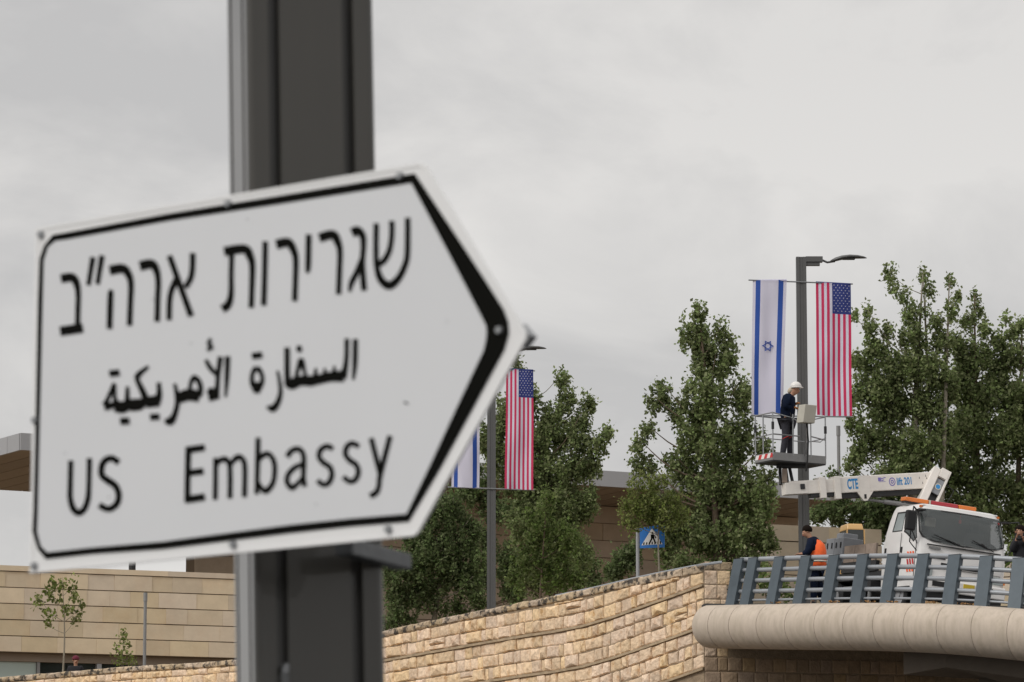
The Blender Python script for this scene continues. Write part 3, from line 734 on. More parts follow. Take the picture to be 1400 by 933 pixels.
# the thick post it hangs on
pb, pt_ = at(423, 933, 7.33), at(408.5, 0, 7.33)
ax = (pt_ - pb).normalized()
ground_p = pb + ax * ((0 - pb.z) / ax.z); top_p = pb + ax * ((5.2 - pb.z) / ax.z)
gant = thing('sign_post', ground_p, 'massive dark grey aluminium post with vertical grooves behind the white arrow sign', 'post')
S2 = .124; ANG = R(13)
def prof():
    pts = []; g0, g1, dp, rc = .165, .255, .04, .014
    cs = [Vector((-S2, -S2)), Vector((S2, -S2)), Vector((S2, S2)), Vector((-S2, S2))]
    for i in range(4):
        a, c = cs[i], cs[(i + 1) % 4]; d = (c - a).normalized(); n = Vector((d.y, -d.x)); L = (c - a).length
        pts += [a + d * rc, a + d * (g0 * L), a + d * (g0 * L + .002) - n * dp, a + d * (g1 * L - .002) - n * dp, a + d * (g1 * L)]
        pts += [a + d * ((1 - g1) * L), a + d * ((1 - g1) * L + .002) - n * dp, a + d * ((1 - g0) * L - .002) - n * dp, a + d * ((1 - g0) * L), c - d * rc]
        c2 = c - d * rc - n * rc
        for t in (22, 45, 68):
            an_ = R(t); pts.append(c2 + (n * math.cos(an_) + d * math.sin(an_)) * rc)
    return pts
cr, sr = math.cos(ANG), math.sin(ANG)
pf = [Vector((p.x * cr - p.y * sr, p.x * sr + p.y * cr, 0)) for p in prof()]
b = MB(); b.hexa([ground_p + p for p in pf], [top_p + p for p in pf]); b.build('profile', M_['pole_metal'], gant)
b = MB(); b.hexa([ground_p + p.normalized() * .0 + Vector((sx2 * .2, sy2 * .2, 0)) for sx2, sy2 in ((-1, -1), (1, -1), (1, 1), (-1, 1))], [ground_p + Vector((sx2 * .2, sy2 * .2, .02)) for sx2, sy2 in ((-1, -1), (1, -1), (1, 1), (-1, 1))]); b.build('base_plate', M_['pole_metal'], gant)
# mounting bracket: horizontal bars between the sign's back and the post, one arm sticking out under the sign
for yy, vis in ((748, True), (270, False)):
    c0 = sp(345, yy - 20 if vis else yy + 40, -.05); c1 = sp(490, yy - 26 if vis else yy + 20, -.05)
    b = MB(); b.tube([c0, c1], .016, 4); b.build('support_rail', M_['galv'], sign)
b = MB(); q0 = at(470, 748, 7.02); q1 = at(551, 769, 7.32)
u = Vector((0, 0, .015)); v_ = (q1 - q0).cross(u).normalized() * .018
b.hexa([q0 - u - v_, q0 - u + v_, q0 + u + v_, q0 + u - v_], [q1 - u - v_, q1 - u + v_, q1 + u + v_, q1 + u - v_]); br = b.build('clamp_arm', M_['bracket'], sign, bevel=.003)
b = MB(); b.tube([q1 + Vector((-.012, -.05, .004)), q1 + Vector((.0, .03, 0))], .013, 6); b.build('bolt', M_['galv'], br)
b = MB(); q = at(391, 920, 7.19); b.tube([q + Vector((0, 0, .012)), q + Vector((0, -.02, .0)), q + Vector((0, 0, -.05))], .007, 8); b.build('clamp_hook', M_['galv'], gant)

# ------------------------------------------------------------------ lamp posts and banners
def lamp(px, ytop, Y, s, base_z, label, nm_='street_lamp', tilt=0.):
    t = at(px, ytop, Y)
    th = thing('street_lamp', (t.x, t.y, base_z), label, 'street lamp', 'street lamps on the embassy road')
    k = 1 / 55.4 * s
    o = Vector((t.x, t.y, 0)); zt_ = t.z
    # shaft: tapered slotted rectangular post
    b = MB(); w0, w1, d0 = .135 * s, .125 * s, .09 * s
    def ringz(z, w_): return [o + Vector((sx3 * w_, sy3 * d0, z)) for sx3, sy3 in ((-1, -1), (-.35, -1), (-.3, -.8), (.3, -.8), (.35, -1), (1, -1), (1, 1), (-1, 1))]
    b.hexa(ringz(base_z, w0), ringz(zt_, w1)); b.build('shaft', M_['lamp'], th)
    b = MB(); b.box((-.2, -.2, 0), (.2, .2, .03), Matrix.Translation(o + Vector((0, 0, base_z)))); b.build('base_plate', M_['lamp'], th)
    b = MB(); b.box((w1 * .9, -d0 * .99, -.13 * s), (.54 * s, d0 * .99, .012), Matrix.Translation(o + Vector((0, 0, zt_))))
    b.box((w1 * .9, -d0 * .6, -.22 * s), (.47 * s, d0 * .6, -.128 * s), Matrix.Translation(o + Vector((0, 0, zt_)))); b.build('arm', M_['lamp'], th, bevel=.008)
    b = MB(); b.tube([o + Vector((.5 * s, 0, zt_ - .06)), o + Vector((.66 * s, 0, zt_ - .13 * s)), o + Vector((.85 * s, 0, zt_ - .1 * s))], .028 * s, 8)
    hd = b.build('joint', M_['lamp'], th, smooth=True)
    # leaf shaped luminaire
    b = MB(); secs = [(.74, -.11, .04, .035), (.86, -.07, .10, .065), (1.02, -.025, .15, .07), (1.22, .0, .17, .065), (1.42, 0, .14, .055), (1.58, -.012, .07, .035), (1.65, -.022, .015, .01)]
    rings = []
    for x, z, wy_, hz in secs:
        rings.append([o + Vector((x * s, math.cos(a_) * wy_ * s, zt_ + (z + math.sin(a_) * hz * (1 if math.sin(a_) > 0 else .55)) * s)) for a_ in [2 * math.pi * j / 12 for j in range(12)]])
    b.add([p for r in rings for p in r], [(i * 12 + j, i * 12 + (j + 1) % 12, (i + 1) * 12 + (j + 1) % 12, (i + 1) * 12 + j) for i in range(len(rings) - 1) for j in range(12)] + [list(range(12))[::-1], list(range(72, 84))])
    h = b.build('lamp_head', M_['lamp'], th, smooth=True)
    b = MB(); b.box((1.05 * s, -.1 * s, -.055 * s), (1.35 * s, .1 * s, -.03 * s), Matrix.Translation(o + Vector((0, 0, zt_)))); b.build('lens', M_['dark'], h)
    return th, o, zt_
def bar(th, o, z0, z1, xl, xr, name='banner_rod', y=-.1):
    b = MB(); b.tube([o + Vector((xl, y, z0)), o + Vector((xr, y, z1))], .018, 6); return b.build(name, M_['galv'], th)

def star5(c, ex, ez, r, rot):
    return [c + ex * (math.sin(rot + t * math.pi / 5) * (r if t % 2 == 0 else r * .42)) + ez * (math.cos(rot + t * math.pi / 5) * (r if t % 2 == 0 else r * .42)) for t in range(10)]
def banner(TL, TR, BL, BR, kind, label, cat='banner'):
    """hanging cloth between four picture points (world positions)"""
    th = thing('banner', TL, label, cat, 'banners hanging from the lamp posts')
    if kind == 'star': cuts = [0, .084, .224, .757, .907, 1]; cols = [0, 1, 0, 1, 0]
    else: cuts = [i / 13 for i in range(14)]; cols = [2 if i % 2 == 0 else 0 for i in range(13)]
    nv = 26; us = []; ci = []
    for i in range(len(cuts) - 1):
        sub = 1 if kind != 'star' else (6 if cuts[i + 1] - cuts[i] > .3 else 2)
        for j in range(sub): us.append(cuts[i] + (cuts[i + 1] - cuts[i]) * j / sub); ci.append(cols[i])
    us.append(1.)
    ph = random.uniform(0, 6)
    def P(u, v, off=0.):
        p = (TL * (1 - u) + TR * u) * (1 - v) + (BL * (1 - u) + BR * u) * v
        wav = .05 * math.sin(u * 7 + v * 4 + ph) * (.25 + v) + .018 * math.sin(u * 13 - v * 3 + ph) + .012 * math.sin(v * 17 + u * 3 + ph) + .03 * math.sin(v * 6 - u * 2)
        sidew = .012 * math.sin(v * 5 + ph) * v
        return p + Vector((sidew, wav - off, 0))
    b = MB(); vs = [P(u, j / nv) for j in range(nv + 1) for u in us]; n = len(us); b.add(vs, [])
    for j in range(nv):
        for i in range(n - 1):
            m = ci[i]
            if kind != 'star' and i >= 6 and j / nv < .225: m = 3
            b.f.append([j * n + i, j * n + i + 1, (j + 1) * n + i + 1, (j + 1) * n + i]); b.mi.append(m)
    c = b.build('cloth', [M_['fl_white'], M_['fl_blue'], M_['fl_red'], M_['fl_navy']], th, smooth=True)
    W = (TR - TL).length; Hh = (BL - TL).length; ex = (TR - TL).normalized(); ez = Vector((0, 0, 1))
    if kind == 'star':
        b = MB(); c0 = (.49, .49); r = .155
        def hp(r_, a_): return P(c0[0] + r_ * math.sin(a_) / W, c0[1] - r_ * math.cos(a_) / Hh, .012)
        for k_ in (0, 1):
            for t in range(3):
                a0 = R(90 + k_ * 180 + t * 120); a1 = a0 + R(120); ro, ri = r, r * .70
                q = [hp(ro, a0), hp(ro, a1), hp(ri, a1), hp(ri, a0)]; off = Vector((0, -.001 * (k_ * 3 + t + 1), 0)); b.poly([p + off for p in q])
        b.build('star', M_['fl_blue'], c)
    else:
        b = MB()
        for ro in range(11):
            nn = 5 if ro % 2 == 0 else 4
            for q in range(nn):
                u = 6 / 13 + (7 / 13) * ((q + .5) / 5 if nn == 5 else (q + 1) / 5); v = .225 * (ro + .8) / 11.6
                b.poly([P(u + (pp.x) / W, v - pp.z / Hh, .008) for pp in star5(Vector((0, 0, 0)), Vector((1, 0, 0)), Vector((0, 0, 1)), .021, 0)])
        b.build('star_print', M_['fl_white'], c, kind='stuff')
    # hem sleeve
    b = MB(); b.tube([P(0, 0), P(1, 0)], .024, 6); b.build('hem', M_['fl_navy'] if kind != 'star' else M_['fl_white'], th)
    return th
YL = 94.8
l1, o1, z1 = lamp(1095, 352, YL, 1.0, deckz(7.1, YL), 'dark grey street lamp with arm pointing right, beside the worker in the basket')
zA = at(1095, 386, YL)
bar(l1, o1, at(1024, 384, YL).z, at(1165, 389.5, YL).z, at(1023, 384, YL).x - o1.x, at(1165.5, 390, YL).x - o1.x)
bar(l1, o1, at(1030, 569, YL).z, at(1165, 571, YL).z, at(1026, 569, YL).x - o1.x, at(1166, 571, YL).x - o1.x)
dy = Vector((0, -.12, 0))
banner(at(1029, 384.5, YL) + dy, at(1075, 384.5, YL) + dy, at(1026.5, 568, YL) + dy, at(1070, 567.5, YL) + dy, 'star', 'white banner with two blue stripes and blue star, high beside the worker in the basket')
banner(at(1115, 387, YL) + dy, at(1162.5, 390, YL) + dy, at(1116.5, 569, YL) + dy, at(1164.5, 570.5, YL) + dy, 'stripes', 'striped red and white banner with starry blue corner, right of the lamp post')
YM = 106
l2, o2, z2 = lamp(672, 476, YM, .93, wtop(672) - 1.1, 'grey street lamp rising behind the stone wall, its head poking out beside the arrow sign')
bar(l2, o2, at(615, 505, YM).z, at(731, 508, YM).z, at(612, 505, YM).x - o2.x, at(731.5, 508, YM).x - o2.x)
bar(l2, o2, at(615, 667, YM).z, at(731, 671, YM).z, at(612, 667, YM).x - o2.x, at(731, 671, YM).x - o2.x)
banner(at(617, 504, YM) + dy, at(656, 505, YM) + dy, at(617, 667, YM) + dy, at(655, 668.5, YM) + dy, 'star', 'white banner with two blue stripes, mostly hidden behind the point of the arrow sign')
banner(at(692, 505.5, YM) + dy, at(729, 507.5, YM) + dy, at(690.5, 669.5, YM) + dy, at(729.5, 671, YM) + dy, 'stripes', 'striped banner with starry corner hanging before trees, by the point of the arrow sign')

# ------------------------------------------------------------------ pedestrian crossing sign
YS = 98.5
p = at(872, 790, YS); cs_ = thing('crossing_sign', (p.x, p.y, p.z - 1), 'blue square pedestrian crossing sign on a pale pole, half hidden by a young tree', 'road sign')
b = MB(); b.tube([Vector((p.x, p.y, p.z - 1)), Vector((p.x, p.y, at(872, 722, YS).z))], .045, 10); b.build('pole', M_['fascia'], cs_)
q = [at(874.5, 722.5, YS - .08), at(908.3, 717, YS - .3), at(908.3, 748.6, YS - .3), at(874.8, 749.8, YS - .08)]
nn_ = (q[1] - q[0]).cross(q[3] - q[0]).normalized(); nn_ = nn_ if nn_.y < 0 else -nn_
b = MB(); b.prism(q, -nn_ * .03); b.build('plate', M_['signblue'], cs_)
def qs(u, v, off): return (q[0] * (1 - u) + q[1] * u) * (1 - v) + (q[3] * (1 - u) + q[2] * u) * v + nn_ * off
def qpoly(name, m, pts, off): b = MB(); [b.poly([qs(u, v, off) for u, v in pp]) for pp in pts]; return b.build(name, M_[m], cs_)
qpoly('triangle', 'white', [[(.5, .08), (.93, .86), (.07, .86)]], .004)
qpoly('figure', 'print_black', [[(.49, .27), (.55, .27), (.55, .36), (.49, .36)], [(.45, .38), (.57, .38), (.60, .55), (.46, .58)], [(.46, .57), (.53, .57), (.42, .8), (.36, .8)], [(.53, .57), (.59, .55), (.68, .8), (.61, .8)], [(.57, .4), (.62, .44), (.68, .56), (.64, .58)]], .007)
qpoly('zebra_stripe', 'print_black', [[(.16 + i * .11, .72), (.20 + i * .11, .72), (.19 + i * .115, .84), (.13 + i * .115, .84)] for i in range(7)], .0085)
# ------------------------------------------------------------------ bucket truck
TH = R(20)
tp = at(1308, 846, 91.5); tp.z = deckz(tp.x, tp.y)
fw_ = Vector((math.sin(TH), -math.cos(TH), 0)); fw_.z = GX * fw_.x + GY * fw_.y; fw_.normalize()
lf = Vector((math.cos(TH), math.sin(TH), 0)); lf.z = GX * lf.x + GY * lf.y; lf.z -= .035; lf = (lf - fw_ * lf.dot(fw_)).normalized()
up_ = fw_.cross(lf).normalized()
lf *= 1.03
TM = Matrix(((fw_.x, lf.x, up_.x, tp.x), (fw_.y, lf.y, up_.y, tp.y), (fw_.z, lf.z, up_.z, tp.z), (0, 0, 0, 1)))
truck = thing('bucket_truck', None, 'white bucket truck with amber light bar, its long boom reaching left over the bridge', 'truck', M=TM)
def tb(name, m, a, c, parent=None, bevel=0, label=None):
    b = MB(); b.box(a, c); return b.build(name, M_[m], parent or truck, local=True, bevel=bevel, label=label)
HW = 1.15
# cab body: side profile loft with rounded plan corners
def cab_ring(z):
    xf = interp([.45, 1.0, 1.6, 2.45, 2.6], [.0, .02, .0, -.30, -.42], z) if z < 2.6 else -.46
    xr = interp([.45, 1.0, 1.9, 2.45, 2.6], [-1.95, -1.97, -1.95, -1.80, -1.72], z)
    hw = interp([.45, 1.0, 1.7, 2.4, 2.6], [1.12, 1.15, 1.14, 1.07, 1.02], z); r = .16; rb = .07; pts = []
    for (cx, cy, rad, a0) in ((xf - r, hw - r, r, 0), (xr + rb, hw - rb, rb, 90), (xr + rb, -hw + rb, rb, 180), (xf - r, -hw + r, r, 270)):
        for t in range(4): a_ = R(a0 + 30 * t); pts.append(Vector((cx + rad * math.cos(a_), cy + rad * math.sin(a_), z)))
    return [Vector((p.x + .05 * (1 - (p.y / hw) ** 2) * (1 if p.x > -.6 else 0), p.y, p.z)) for p in pts]
zs = [.5, .52, .8, 1.1, 1.4, 1.65, 1.9, 2.2, 2.44, 2.52]
rings = [cab_ring(z) for z in zs]
def shrink(r, k, z): c = sum(r, Vector()) / len(r); return [Vector((c.x + (p.x - c.x) * k, c.y + (p.y - c.y) * k, z)) for p in r]
rings += [shrink(rings[-1], .975, 2.58), shrink(rings[-1], .9, 2.62)]
b = MB(); n = 16
b.add([p for r in rings for p in r], [(i * n + j, i * n + (j + 1) % n, (i + 1) * n + (j + 1) % n, (i + 1) * n + j) for i in range(len(rings) - 1) for j in range(n)] + [list(range(n))[::-1], [(len(rings) - 1) * n + j for j in range(n)]])
cabo = b.build('cab', [M_['white'], M_['dark']], truck, local=True)
for p_ in cabo.data.polygons: p_.use_smooth = True
def fx(z, y):   # x of the cab's front surface
    xf = interp([.45, 1.0, 1.6, 2.45, 2.6], [.0, .02, .0, -.30, -.42], z); hw = interp([.45, 1.0, 1.7, 2.4, 2.6], [1.12, 1.15, 1.14, 1.07, 1.02], z)
    return xf + .05 * (1 - (y / hw) ** 2) - (max(0, abs(y) - (hw - .16)) ** 2 / .32)
def side(z): return interp([.45, 1.0, 1.7, 2.4, 2.6], [1.12, 1.15, 1.14, 1.07, 1.02], z)
# cutters for window openings -> real recesses
cut = MB()
def frontpoly(pts, off): return [Vector((fx(z, y) + off, y, z)) for y, z in pts]
WS = [(-1.05, 2.49), (-.5, 2.505), (0, 2.51), (.5, 2.505), (1.05, 2.49), (1.09, 2.42), (1.11, 1.9), (1.06, 1.78), (.8, 1.70), (0, 1.665), (-.8, 1.70), (-1.06, 1.78), (-1.11, 1.9), (-1.09, 2.42)]
def fan(b, pts):  # triangulated fan from centre keeps curved panes valid
    c = sum(pts, Vector()) / len(pts); k = len(pts)
    for i in range(k): b.poly([pts[i], pts[(i + 1) % k], c])
    return b
cut = MB(); f0 = [Vector((p.x + .3, p.y * .97, p.z)) for p in frontpoly(WS, 0)]; f1 = [Vector((-.75, p.y * .9, p.z)) for p in frontpoly(WS, 0)]
cut.hexa(f1, f0)
def sidepoly(pts, sgn, off): return [Vector((x, sgn * (side(z) + off), z)) for x, z in pts]
QW = [(-1.03, 2.44), (-1.03, 1.95), (-1.58, 1.95), (-1.50, 2.44)]
DW = [(-.92, 2.44), (-.92, 1.93), (-.72, 1.86), (-.30, 1.66), (-.16, 1.75), (-.42, 2.44)]
co = cut.build('cut', M_['dark'], truck, local=True)
cut2 = MB()
for W_ in (QW, DW):
    cut2.prism(sidepoly(W_, -1, .2), (0, .5, 0)); cut2.prism(sidepoly(W_, 1, .2), (0, -.5, 0))
co2 = cut2.build('cut', M_['dark'], truck, local=True)
def bake_bool(o, cutters):
    for c_ in cutters:
        md = o.modifiers.new('c', 'BOOLEAN'); md.object = c_; md.operation = 'DIFFERENCE'; md.solver = 'EXACT'; md.material_mode = 'TRANSFER'
    dg = bpy.context.evaluated_depsgraph_get(); me = bpy.data.meshes.new_from_object(o.evaluated_get(dg))
    o.modifiers.clear(); o.data = me
    for c_ in cutters: bpy.data.objects.remove(c_)
bpy.context.view_layer.update()
bake_bool(cabo, [co, co2])
es = cabo.modifiers.new('e', 'EDGE_SPLIT'); es.split_angle = R(35)
b = MB(); gn, gm = 16, 8; gv = []
for i in range(gm + 1):
    for j in range(gn + 1):
        y = (j / gn * 2 - 1); hwid = 1.10 - .03 * (i / gm) ** 3 - (.05 if i == 0 else 0); y *= hwid
        zb_ = 1.665 + .115 * (abs(y) / 1.08) ** 3; z = zb_ + (2.505 - .012 * y * y - zb_) * i / gm; gv.append(Vector((fx(z, y) + .014, y, z)))
b.add(gv, [(i * (gn + 1) + j, i * (gn + 1) + j + 1, (i + 1) * (gn + 1) + j + 1, (i + 1) * (gn + 1) + j) for i in range(gm) for j in range(gn)])
ws = b.build('windshield', M_['glass'], truck, local=True, smooth=True)
def frame_(pts, w_, name, par, m='black', off=.012, fn=None):
    b = MB(); k = len(pts); c = (sum(p[0] for p in pts) / k, sum(p[1] for p in pts) / k)
    inn = [(c[0] + (p[0] - c[0]) * (1 - w_ / abs(p[0] - c[0] if abs(p[0] - c[0]) > .1 else .1) * (1 if abs(p[0] - c[0]) > .1 else 0)), c[1] + (p[1] - c[1]) * (1 - w_ / max(.1, abs(p[1] - c[1])))) for p in pts]
    O = fn(pts, off); I = fn(inn, off)
    for i in range(k): j = (i + 1) % k; b.poly([O[i], O[j], I[j], I[i]])
    return b.build(name, M_[m], par, local=True)
frame_(WS, .03, 'window_seal', ws, fn=frontpoly, off=.018)
for sg in (-1, 1):
    for W_, nm_ in ((QW, 'quarter_window'), (DW, 'door_window')):
        b = MB(); b.poly(sidepoly(W_, sg, -.01)); wq = b.build(nm_, M_['glassl' if nm_[0] == 'q' else 'glass'], truck, local=True)
        frame_(W_, .025, 'window_seal', wq, fn=lambda p_, o_, s_=sg: sidepoly(p_, s_, o_), off=.004)
    dr = MB()
    for (x, z0_, z1_) in ((-.98, .75, 2.5), (-.12, .8, 1.7)): dr.box((x - .006, sg * (side(1.2) + .001) - .004, z0_), (x + .006, sg * (side(1.2) + .001) + .004, min(z1_, 1.9)))
    dr.box((-.98, sg * side(1.2) - .004, .75), (-.12, sg * side(1.2) + .004, .762))
    d = dr.build('door_gap', M_['black'], truck, local=True)
    tb('door_handle', 'black', (-.93, sg * side(1.5) - .02, 1.42), (-.86, sg * side(1.5) + .02, 1.56))
    tb('door_handle', 'black', (-1.82, sg * side(1.5) - .02, 1.42), (-1.75, sg * side(1.5) + .02, 1.56))
# inside the cab
for y in (-.6, .55):
    s_ = tb('seat', 'charcoal', (-.74, y - .24, 1.5), (-.6, y + .24, 2.12), bevel=.03); tb('headrest', 'refl' if y < 0 else 'charcoal', (-.70, y - .13, 2.1), (-.60, y + .13, 2.34), parent=s_, bevel=.03)
tb('dashboard', 'dark', (-.55, -1.0, 1.5), (-.1, 1.0, 1.72), bevel=.02)
tb('papers', 'refl', (-.26, -.3, 1.722), (-.12, .1, 1.73)); tb('papers', 'refl', (-.26, .25, 1.722), (-.12, .45, 1.735))
b = MB(); b.box((-.32, -.03, 2.26), (-.30, .03, 2.34)); b.box((-.325, -.0, 2.34), (-.32, .01, 2.46)); b.build('hanging_charm', M_['redp'], truck, local=True)
tb('sticker', 'fascia', (fx(2.4, .88) + .010, .82, 2.36), (fx(2.4, .88) + .016, .92, 2.42)); tb('sticker', 'redp', (fx(2.4, .98) + .008, .95, 2.35), (fx(2.4, .98) + .014, 1.0, 2.41))
for y0_, y1_ in ((-.55, -.02), (.45, .78)):
    b = MB(); b.tube([Vector((fx(1.66, y1_) + .02, y1_, 1.66)), Vector((fx(1.72, (y0_ + y1_) / 2) + .03, (y0_ + y1_) / 2, 1.72)), Vector((fx(1.82, y0_) + .02, y0_, 1.82))], .012, 6)
    b.tube([Vector((fx(1.7, y0_ + .05) + .028, y0_ - .25, 1.86)), Vector((fx(1.7, y1_) + .028, y1_ - .1, 1.70))], .014, 5); b.build('wiper', M_['black'], truck, local=True)
# front face: grille, lamps, bumper, plate
tb('grille', 'black', (.02, -.55, 1.12), (.055, .55, 1.22)); tb('grille', 'black', (.02, -.85, 1.30), (.05, -.45, 1.34))
tb('bumper', 'white', (-.25, -1.12, .52), (.16, 1.12, .82), bevel=.03)
for y in (-.62, .62): tb('bumper_opening', 'black', (.13, y - .16, .64), (.172, y + .16, .76))
for y in (-.92, .92):
    h = tb('headlight', 'glassl', (-.06, y - .17, .88), (.06, y + .17, 1.06), bevel=.02); tb('indicator', 'orange', (-.08, y - .21 if y < 0 else y + .14, .9), (.055, y - .14 if y < 0 else y + .21, 1.04), parent=h)
tb('number_plate', 'plate', (.16, .02, .66), (.178, .30, .78))
tb('lower_valance', 'black', (-.3, -1.05, .30), (.1, 1.05, .52))
tb('badge', 'grey', (.045, -.9, 1.52), (.06, -.6, 1.57))
tb('lower_panel_line', 'black', (.045, -1.0, 1.085), (.052, 1.0, 1.095))
tb('wiper_cowl', 'dark', (.03, -.95, 1.60), (.062, .95, 1.63))
tb('step', 'dark', (-.9, -1.16, .52), (-.3, -1.10, .60)); tb('step', 'dark', (-.9, 1.10, .52), (-.3, 1.16, .60))
tb('roof_brow', 'white', (-.52, -.98, 2.56), (-.36, .98, 2.60), bevel=.015)
for y in (-1.0, 1.0): tb('marker_lamp', 'orange', (-.42, y - .03, 2.52), (-.36, y + .03, 2.57))
# warning stickers on the front corner
for i, (z, m) in enumerate(((1.30, 'orange'), (1.12, 'redp'), (.94, 'orange'))):
    b = MB()
    for k_ in range(3):
        x0 = -.50 + k_ * .14; yy = -(side(z) + .012)
        b.poly([Vector((x0, yy, z)), Vector((x0 + .08, yy, z)), Vector((x0 + .02, yy, z + .13)), Vector((x0 - .06, yy, z + .13))])
    b.build('warning_sticker', M_['hiviz' if m == 'orange' else 'redp'], truck, local=True)
# mirrors
for sg in (-1, 1):
    b = MB(); b.tube([Vector((-.35, sg * 1.1, 2.42)), Vector((-.0, sg * 1.36, 2.46)), Vector((.05, sg * 1.40, 2.3))], .018, 6); b.tube([Vector((-.1, sg * 1.15, 1.45)), Vector((-.05, sg * 1.36, 1.62)), Vector((.05, sg * 1.40, 1.9))], .014, 6)
    b.tube([Vector((-.1, sg * 1.15, 1.62)), Vector((.05, sg * 1.40, 1.95))], .012, 5)
    arm_ = b.build('mirror_arm', M_['black'], truck, local=True)
    tb('mirror', 'black', (-.06, sg * 1.42 - .12, 1.88), (.08, sg * 1.42 + .12, 2.36), bevel=.035)
    tb('sun_visor', 'dark', (-.30, sg * 1.1 - .08, 2.40), (.0, sg * 1.1 + .06, 2.44))
# light bar
lb = tb('light_bar', 'dark', (-1.3, -1.09, 2.66), (-1.08, .73, 2.70))
for y0_, y1_, m in ((-1.11, -.50, 'orange'), (-.44, .27, 'redl'), (.29, .75, 'orange')): tb('lens', m, (-1.33, y0_, 2.70), (-1.05, y1_, 2.80), parent=lb, bevel=.02)
tb('lens', 'refl', (-1.33, -.49, 2.70), (-1.05, -.45, 2.80), parent=lb)
for y in (-.7, .7): tb('foot', 'dark', (-1.22, y - .04, 2.6), (-1.16, y + .04, 2.67), parent=lb)
# chassis, bed, cabinets
tb('chassis', 'dark', (-6.3, -.42, .62), (-.2, .42, .86)); tb('subframe', 'dark', (-6.2, -1.05, .86), (-2.0, 1.05, 1.06), bevel=.01)
tb('exhaust_stack', 'dark', (-2.22, -1.0, 1.0), (-2.0, -.4, 2.0), bevel=.03)
for i in range(3): tb('dropside_board', 'plank', (-2.45 - (i + 1) * .62 + .01, -1.1, 1.32), (-2.45 - i * .62 - .01, -1.05, 1.74))
tb('bed_frame', 'dark', (-4.4, -1.09, 1.06), (-2.4, -1.0, 1.32))
for i in range(2):
    c_ = tb('tool_cabinet', 'greycab', (-4.45 - (i + 1) * .52 + .01, -1.08, 1.34 - .0), (-4.45 - i * .52 - .01, -.55, 1.98), bevel=.015)
    tb('latch', 'black', (-4.45 - (i + .25) * .52 - .02, -1.1, 1.72), (-4.45 - (i + .25) * .52 + .02, -1.075, 1.86), parent=c_); tb('latch', 'black', (-4.45 - (i + .75) * .52 - .02, -1.1, 1.72), (-4.45 - (i + .75) * .52 + .02, -1.075, 1.86), parent=c_)
tb('control_console', 'greycab', (-5.3, -.9, 1.9), (-4.9, -.5, 2.14), bevel=.02)
tb('valve_block', 'dark', (-3.0, -.4, 1.06), (-2.6, .4, 1.9)); tb('outrigger', 'dark', (-2.6, -1.2, .55), (-2.35, 1.2, .8)); tb('outrigger', 'dark', (-5.8, -1.2, .55), (-5.55, 1.2, .8))
for x in (-2.48, -5.68):
    for sg in (-1, 1): b = MB(); b.tube([Vector((x, sg * 1.14, .8)), Vector((x, sg * 1.14, .03))], .05, 8); b.box((x - .16, sg * 1.14 - .16, .0), (x + .16, sg * 1.14 + .16, .04)); b.build('stabiliser_leg', M_['grey'], truck, local=True)
tb('side_guard', 'grey', (-4.2, -1.08, .62), (-2.8, -1.04, .72))
for x in (-1.05, -4.75):
    for sg in (-1, 1):
        b = MB(); y0_, y1_ = (sg * 1.06, sg * .78) if x > -2 else (sg * 1.06, sg * .55)
        prf = [(0, .30), (.0, .40), (.03, .44), (.2, .44), (.25, .40), (.25, .30)]
        rg = [[Vector((x + r_ * math.cos(2 * math.pi * j / 24), y0_ + (y1_ - y0_) * q_ / .25, .44 + r_ * math.sin(2 * math.pi * j / 24))) for j in range(24)] for q_, r_ in prf]
        b.add([p for r in rg for p in r], [(i * 24 + j, i * 24 + (j + 1) % 24, (i + 1) * 24 + (j + 1) % 24, (i + 1) * 24 + j) for i in range(5) for j in range(24)]); wh = b.build('wheel', M_['black'], truck, local=True)
        b = MB(); b.tube([Vector((x, y0_ - sg * .02, .44)), Vector((x, y0_ - sg * .1, .44))], [.29, .2], 20); b.tube([Vector((x, y0_ - sg * .05, .44)), Vector((x, y0_ + sg * .0, .44))], .09, 12); b.build('rim', M_['fascia'], wh, local=True)
    tb('mudguard', 'dark', (x - .55, -1.1, .92), (x + .55, 1.1, .96)) if x < -2 else None
# turret
b = MB(); b.tube([Vector((-3.0, 0, 1.06)), Vector((-3.0, 0, 1.5))], .38, 16); b.build('turret', M_['boomw'], truck, local=True)
# ---- boom (built from world points)
Bq = at(1277, 657, 94.3); Bt = at(1071, 668.5, 93.2); bd = (Bt - Bq); BL_ = bd.length; bd.normalize(); bn = Vector((bd.y, -bd.x, 0)).normalized(); bn = bn if bn.y < 0 else -bn; bu = bd.cross(bn); bu = bu if bu.z > 0 else -bu
def bbox(name, m, s0, s1, n0, n1, u0, u1, parent=truck, bevel=.01, u0b=None, u1b=None):
    b = MB(); u0b = u0 if u0b is None else u0b; u1b = u1 if u1b is None else u1b
    P = lambda s, n_, u_: Bq + bd * s + bn * n_ + bu * u_
    b.hexa([P(s0, n0, u0), P(s1, n0, u0b), P(s1, n1, u0b), P(s0, n1, u0)], [P(s0, n0, u1), P(s1, n0, u1b), P(s1, n1, u1b), P(s0, n1, u1)])
    return b.build(name, M_[m], parent, bevel=bevel)
pm = BL_ / 206.
boom = bbox('boom', 'boomw', .05, 137 * pm, -.16, .16, -.20, .20, bevel=.02)
bbox('boom_inner_section', 'boomw', 137 * pm, 200 * pm, -.13, .13, -.165, .165, boom)
bbox('boom_tip', 'boomw', 176 * pm, 206 * pm, -.15, .15, -.16, .13, boom)
bbox('tip_pin', 'dark', 180 * pm, 186 * pm, .15, .18, -.05, .08, boom)
for s in (136, 156): bbox('boom_collar', 'boomw', (s - 4) * pm, (s + 4) * pm, -.2, .2, -.34 if s < 140 else -.30, .22, boom)
